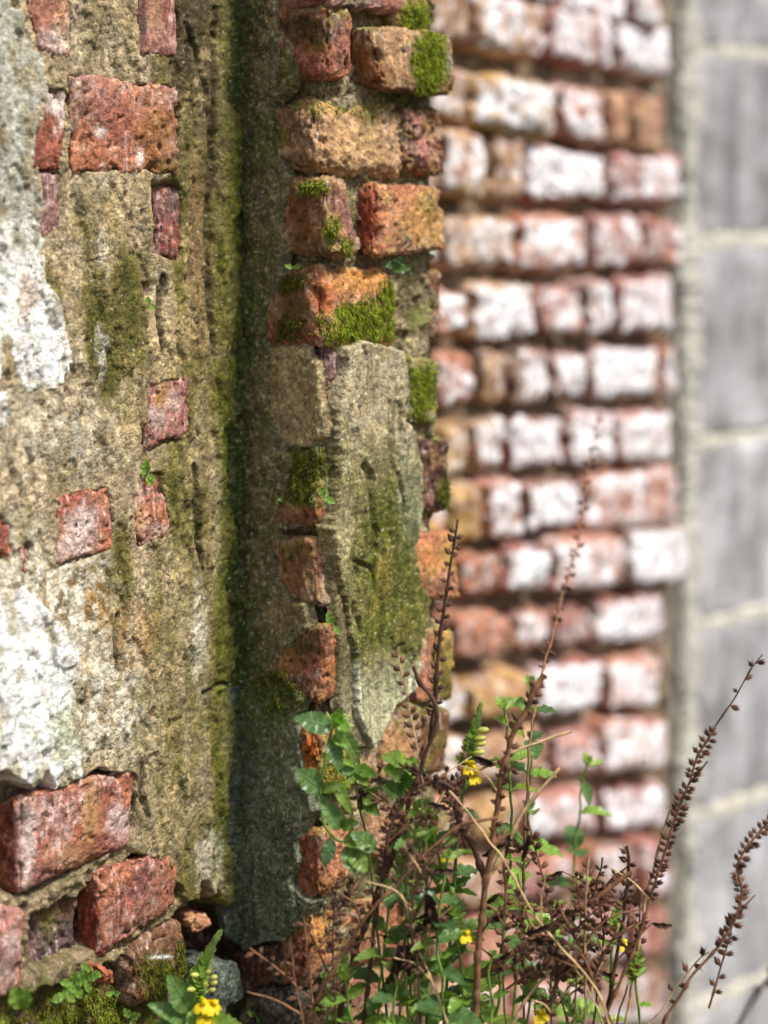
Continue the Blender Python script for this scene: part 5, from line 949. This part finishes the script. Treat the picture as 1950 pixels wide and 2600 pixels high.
for i, (lab, mat, r0, r1, pts, Yd, caps, br) in enumerate(D):
    p0 = pts[0]; y0 = p0[2] if len(p0) > 2 else Yd; P_ = Plant('dead_stalk', lab, 'dried plant', at(p0[0] + 1.4 * (p0[0] - pts[1][0]) + PR.uniform(-20, 20), 2700, y0)[:2] + np.array([0, PR.uniform(-.02, .02)]), 'dead stalks in the tangle')
    vis = px3(pts, Yd); c = P_.stem(vis, r0, r1, mat, root=True, wob=.0024, seed=900 + i * 7); n = len(c); nv = len(spline(vis)); o = n - nv
    for (a, b, g) in caps: P_.capsules(c, o + int(a * nv), o + int(b * nv), g)
    for (bm_, b0, b1, bp, bc) in br:
        cb_ = P_.stem(px3(bp, near(Yd) - .002), b0, b1, bm_, 'branch', .001, 950 + i); m = len(cb_)
        for (a, b, g) in bc: P_.capsules(cb_, max(1, int(a * m)), int(b * m), g)
    if i in (0, 2, 4, 5, 7, 8, 11, 12, 14, 15, 16, 18, 19, 20, 21, 22, 23, 24, 25, 26, 28, 29, 30, 31):
        for b in range(4 if i in (0, 5, 18, 20, 21, 22, 23, 24) else 2):
            k = o + int(PR.uniform(.25, .85) * nv); t = c[k + 1] - c[k - 1]; t = t / np.linalg.norm(t); sx = PR.choice((-1, 1)); L = PR.uniform(.014, .05)
            d0 = t * .7 + np.array([sx * PR.uniform(.4, 1.1), PR.uniform(-.4, .3), PR.uniform(-.1, .5)]); d0 /= np.linalg.norm(d0); d1 = d0 + np.array([sx * .2, 0, PR.uniform(-.5, .5)]); d1 /= np.linalg.norm(d1)
            q = P_.stem([c[k], c[k] + d0 * L * .5, c[k] + d0 * L * .5 + d1 * L * .5], .0011, .0006, PR.choice(['dead_dark', 'dead_brown', 'dead_brown', 'dead_straw']), 'branch', .001, 1500 + i * 9 + b)
            if PR.random() < .75: P_.capsules(q, max(2, int(len(q) * .25)), len(q), PR.choice((.0025, .004, .006)), .0046)
            if PR.random() < .3: P_.leaf(q[-1], d1 + np.array([0, 0, -.9]), (0, -1, .2), PR.uniform(.010, .02), 'withered')
    for (kx, ky, tx, ty, ll) in {18: [(1080, 2270, 1100, 2380, 1), (1090, 2275, 1112, 2372, 1), (1060, 2340, 1050, 2400, 1)], 19: [(1010, 2400, 1000, 2520, 1), (1030, 2400, 1040, 2500, 1)], 5: [(850, 1915, 866, 1966, 1), (910, 2000, 918, 2060, 1), (918, 2004, 908, 2056, 1)], 0: [(1290, 2120, 1285, 2180, 1), (1340, 2120, 1330, 2200, 1)]}.get(i, []):
        P_.leaf_px((kx, ky), (tx, ty), near(Yd), near(Yd) - .004, (0, -1, .1), 'withered'); P_.leaf_px((kx + 3, ky), (tx - 8, ty - 6), near(Yd), near(Yd) + .006, (.6, -.6, .1), 'withered')

# ------------------------------------------------------------------ seedlings, fragments
def seedling(x, y, plane, h, leaves, label, ln=.006, kind='leaf_lime'):
    p = plane.pt(x, y, h); P = Plant('seedling', label, 'seedling', p[:2]); P.base = np.array(p); P.root.location = tuple(p)
    for (dx, dz) in leaves:
        d = np.array([dx, -.35, dz]); q = p + np.array([0, -.003, 0]) + d * .15 * ln; V = spline([p - np.array([plane.n[0], plane.n[1], 0]) * .002, p + np.array([0, -.002, .001]), q]); T, Q = tube(V, np.full(len(V), .0004), 5); P.cur = link('stalk', mesh(T - P.base, Q), M['stem'], P.root)
        P.leaf(q, d, (0, -1, .4), ln * PR.uniform(.8, 1.2), kind, 2)
seedling(382, 772, PA, .001, [(-.3, .9), (.6, -.6)], 'tiny green seedling in the upper crack of the left wall')
seedling(376, 1200, PA, .002, [(-.1, 1), (.4, -.9), (.8, -.6), (-.5, .4)], 'small pale seedling above the orange brick of the left wall', .008)
seedling(745, 680, PB, .004, [(-.8, .3), (.8, .3)], 'two-leaved seedling on the mortar above the mossy brick', .006)
seedling(1000, 684, PD, .004, [(-.7, .8), (.5, .9), (.9, .1)], 'spiky seedling at the right end above the mossy brick', .010, 'leaf_dark')
seedling(825, 1262, PD, .010, [(.8, -.3), (-.4, .9)], 'seedling at the left edge of the plaster slab', .008)
seedling(845, 1585, PD, .006, [(-.4, 1), (.7, -.7)], 'seedling on the brick beside the slab middle', .008)
seedling(722, 1268, PB, .003, [(-.7, .2), (.7, .3)], 'minute seedling at the edge of the dark side plaster', .004)
seedling(190, 2490, PA, .016, [(-.9, .2), (.8, .3), (.1, .9), (-.6, -.7), (.5, -.8)], 'round-leaved seedling cluster at the mossy wall foot', .0085)
seedling(222, 2480, PA, .016, [(-.8, .5), (.9, .4), (.3, -1), (-.2, 1)], 'seedling beside the round-leaved cluster', .008)
seedling(235, 2462, PA, .012, [(-.7, .7), (.9, -.2)], 'upper seedling over the round-leaved cluster', .008)
seedling(170, 2520, PA, .016, [(-.8, -.2), (.7, -.3)], 'lowest seedling of the round-leaved cluster', .008)
seedling(60, 2560, PA, .03, [(.2, 1), (-.2, .8)], 'single narrow green leaf sprouting at the lower left corner', .018)
seedling(290, 2520, PA, .02, [(-.8, .3), (.8, .4)], 'small seedling on the bright moss cushion', .006)
seedling(335, 2580, PA, .03, [(-.5, .9), (.5, .4), (.3, -.9)], 'seedling at the bottom edge below the white streak', .008)
seedling(582, 2440, PA, -.02, [(-.6, .8), (.8, .2), (.1, -.9)], 'seedling in the hollow beside the grey stone', .005)
seedling(650, 2575, PB, .004, [(-.7, .6), (.8, -.5)], 'two round leaves at the bottom right of the grey stone', .008)
def rock(name, quad, plane, h, depth, rgb, label, cat, seed, second, n=(26, 16, 24), mat='brick', sh=.45):
    (TL, TR, B1, B0) = [plane.pt(p[0], p[1], h) for p in quad]; n3 = np.array([plane.n[0], plane.n[1], 0]) * depth
    cen = (TL + TR + B1 + B0) / 4; s_ = lambda p: cen + (p - cen) * sh - n3
    V, Q, N = hexa([[[B0, TL], [s_(B0), s_(TL)]], [[B1, TR], [s_(B1), s_(TR)]]], n, .004, 1.2, seed)
    n1 = fbm(V, 60, 3, seed); c = paint(np.tile(lin(rgb), (len(V), 1)), ss(-.1, .3, n1), second, .7); c0 = cen.copy()
    o = link(name, mesh(V - c0, np.ascontiguousarray(Q), c), M[mat], None, tuple(c0)); tag(o, label, cat)
rock('brick_fragment', [(474, 2330), (524, 2322), (530, 2345), (496, 2372)], PA, -.006, .03, (190, 140, 108), 'loose tan brick chip lodged in the hollow', 'brick fragment', 881, (150, 100, 76))
rock('brick_fragment', [(262, 2464), (284, 2460), (294, 2500), (262, 2506)], PA, .016, .03, (176, 104, 76), 'small orange brick fragment in the moss at the wall foot', 'brick fragment', 882, (140, 84, 64))
rock('grey_stone', [(536, 2462), (594, 2450), (620, 2520), (540, 2620)], PA, .012, .05, (104, 112, 102), 'angular grey green stone standing at the hollow mouth', 'stone', 883, (84, 96, 84), (30, 16, 40), 'mortar', .8)
rock('grey_stone', [(660, 2520), (760, 2505), (770, 2640), (660, 2650)], PB, .006, .04, (92, 86, 76), 'flat grey stone under the dark brown brick', 'stone', 884, (84, 78, 66), (30, 16, 40), 'mortar', .8)
